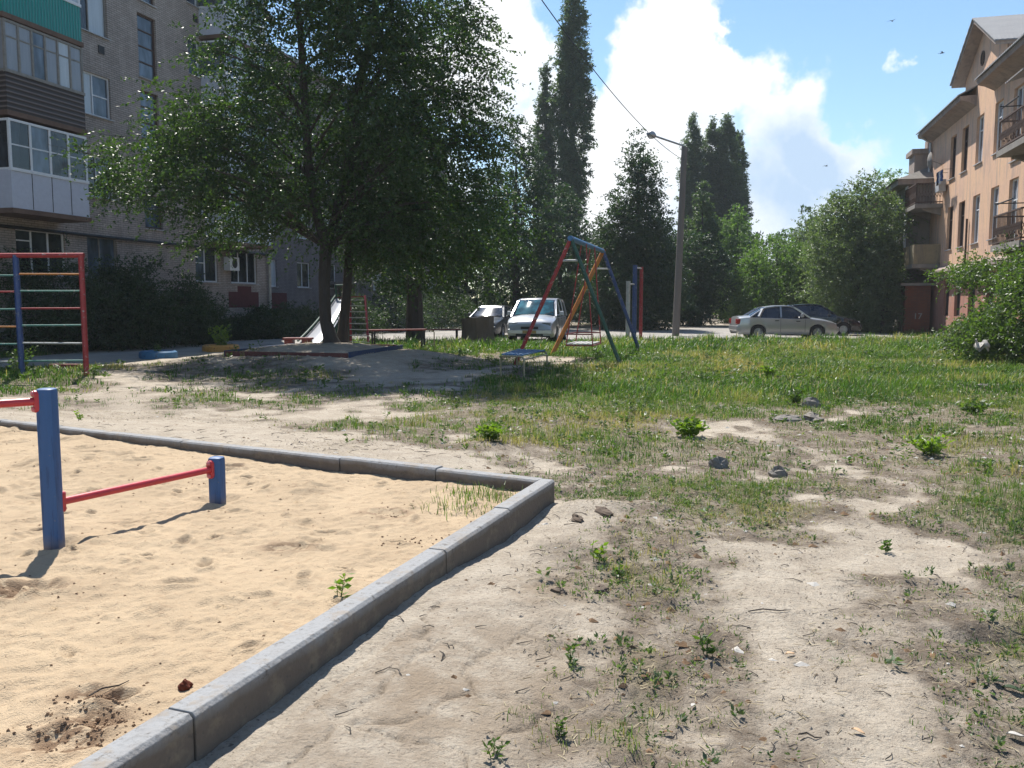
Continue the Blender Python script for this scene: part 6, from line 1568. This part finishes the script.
# fallen leaves big enough to count
def dleaf(px, py, s, lb, mat, a, name='fallen_leaf', cat='leaf'):
    q = PG(px, py); m = MB(); N = 6; vs = []
    for i in range(N + 1):
        f_ = i / N; w_ = math.sin(math.pi * min(1, f_ * .96 + .02)) * .42
        for sd_ in (-1, 0, 1): vs.append(((f_ - .5) * s * 2, sd_ * w_ * s, .010 + .25 * s * (sd_ * sd_) * .8 + .12 * s * math.sin(f_ * 5)))
    m.add(vs, [(i * 3 + j, i * 3 + j + 1, (i + 1) * 3 + j + 1, (i + 1) * 3 + j) for i in range(N) for j in range(2)])
    o = m.build(name, M[mat], None, smooth='all'); o.modifiers.new('s', 'SOLIDIFY').thickness = .001; o.location = q; o.rotation_euler = (0, 0, a); prop(o, lb, cat)
M['leaftan'] = rockmat('tan_leaf', (.55, .38, .24), (.40, .26, .16))
dleaf(790, 656, .024, 'tan dry leaf in the middle of the trail', 'leaftan', .3); dleaf(858, 734, .024, 'orange-brown dry leaf low on the trail', 'leaftan', -.7); dleaf(693, 708, .020, 'pale dry leaf at the edge of the weeds', 'chip', 1.)
dleaf(668, 735, .02, 'curled brown leaf in the litter patch', 'leafdry', .2); dleaf(1013, 692, .04, 'long grey-green cut leaf at the right edge', 'lf_grey', -.4, 'leaf_blade'); dleaf(1015, 738, .03, 'whitish leaf at the lower right edge', 'chip', -.2, 'leaf_blade')
for i, (px, py, a, lb) in enumerate(((985, 688, .2, 'yellowish peel piece left of the grey leaf'), (992, 697, 1.5, 'yellowish peel piece under the grey leaf'), (978, 695, -.9, 'leftmost yellowish peel piece'), (998, 684, 2.2, 'dark green peel piece above the grey leaf'))):
    dleaf(px, py, .022, lb, 'lf_bright' if i < 3 else 'lf_dark', a, 'vegetable_peel', 'peel')
# white rag in the bush
q = at(976, 344, 20.3); m = MB(); N = 8; r = np.random.default_rng(4)
vs = [(-.14 + .28 * a / N, .12 * math.sin(a * 1.3 + b), .06 - .16 * b / N + .05 * math.sin(a * 2.1 + b * .9)) for b in range(N + 1) for a in range(N + 1)]
m.add(vs, [(b * (N + 1) + a, b * (N + 1) + a + 1, (b + 1) * (N + 1) + a + 1, (b + 1) * (N + 1) + a) for a in range(N) for b in range(N)])
o = m.build('white_rag', M['chip'], None, smooth='all'); o.modifiers.new('s', 'SOLIDIFY').thickness = .01; o.location = (q.x, q.y - .25, q.z); o.rotation_euler = (R(25), 0, 0); prop(o, 'crumpled white rag caught low in the large green bush', 'rag')

# ------------------------------------------------------------------ air
hz = bpy.data.materials.new('thin_air'); hz.use_nodes = True; ht = hz.node_tree; ht.nodes.clear()
ho = ht.nodes.new('ShaderNodeOutputMaterial'); hv = ht.nodes.new('ShaderNodeVolumePrincipled'); hv.inputs['Color'].default_value = (.86, .93, 1, 1); hv.inputs['Density'].default_value = .0005; hv.inputs['Anisotropy'].default_value = 0
ht.links.new(hv.outputs[0], ho.inputs['Volume'])
m = MB(); m.box((0, 45, 16), (260, 320, 38)); o = m.build('haze', hz); prop(o, 'thin pale summer haze over the whole yard', 'haze', kind='stuff')
sc.cycles.volume_bounces = 0


def dugcrumbs():
    r = np.random.default_rng(31); m = MB()
    for px, py, n, sx, sy in ((75, 735, 130, .12, .07), (105, 722, 110, .07, .05), (90, 705, 50, .06, .05), (20, 592, 50, .22, .05), (385, 514, 30, .10, .05), (410, 541, 60, .16, .07), (650 / 3.34, 485, 16, .08, .05)):
        q = P(px, py, SZ)
        for k in range(n):
            x, y = q.x + r.normal(0, sx), q.y + r.normal(0, sy); s = .002 + .0065 * r.uniform() ** 2
            rockmesh_small(m, (x, y, float(sandz(x, y)) + s * .3), s, r)
    prop(m.build('crumbs', M['damp'], None, recalc=False), 'damp brown crumbs thrown up round the dug spots and painted rail shadow in the sand', 'debris', kind='stuff')
def rockmesh_small(m, c, s, r):
    b = [(-1, -.7, -.4), (.9, -.8, -.4), (1, .7, -.4), (-.8, .9, -.4), (-.5, -.4, .7), (.5, -.3, .8), (.5, .4, .6), (-.4, .5, .7)]
    a = r.uniform(0, 6.28); ca, sa = math.cos(a), math.sin(a)
    vs = []
    for p in b:
        p = [q * s * r.uniform(.7, 1.3) for q in p]; vs.append((c[0] + p[0] * ca - p[1] * sa, c[1] + p[0] * sa + p[1] * ca, c[2] + p[2]))
    m.add(vs, [(4, 5, 6, 7), (0, 1, 5, 4), (1, 2, 6, 5), (2, 3, 7, 6), (3, 0, 4, 7)])
M['damp'] = rockmat('damp_crumb', (.30, .20, .125), (.19, .125, .08))
dugcrumbs()
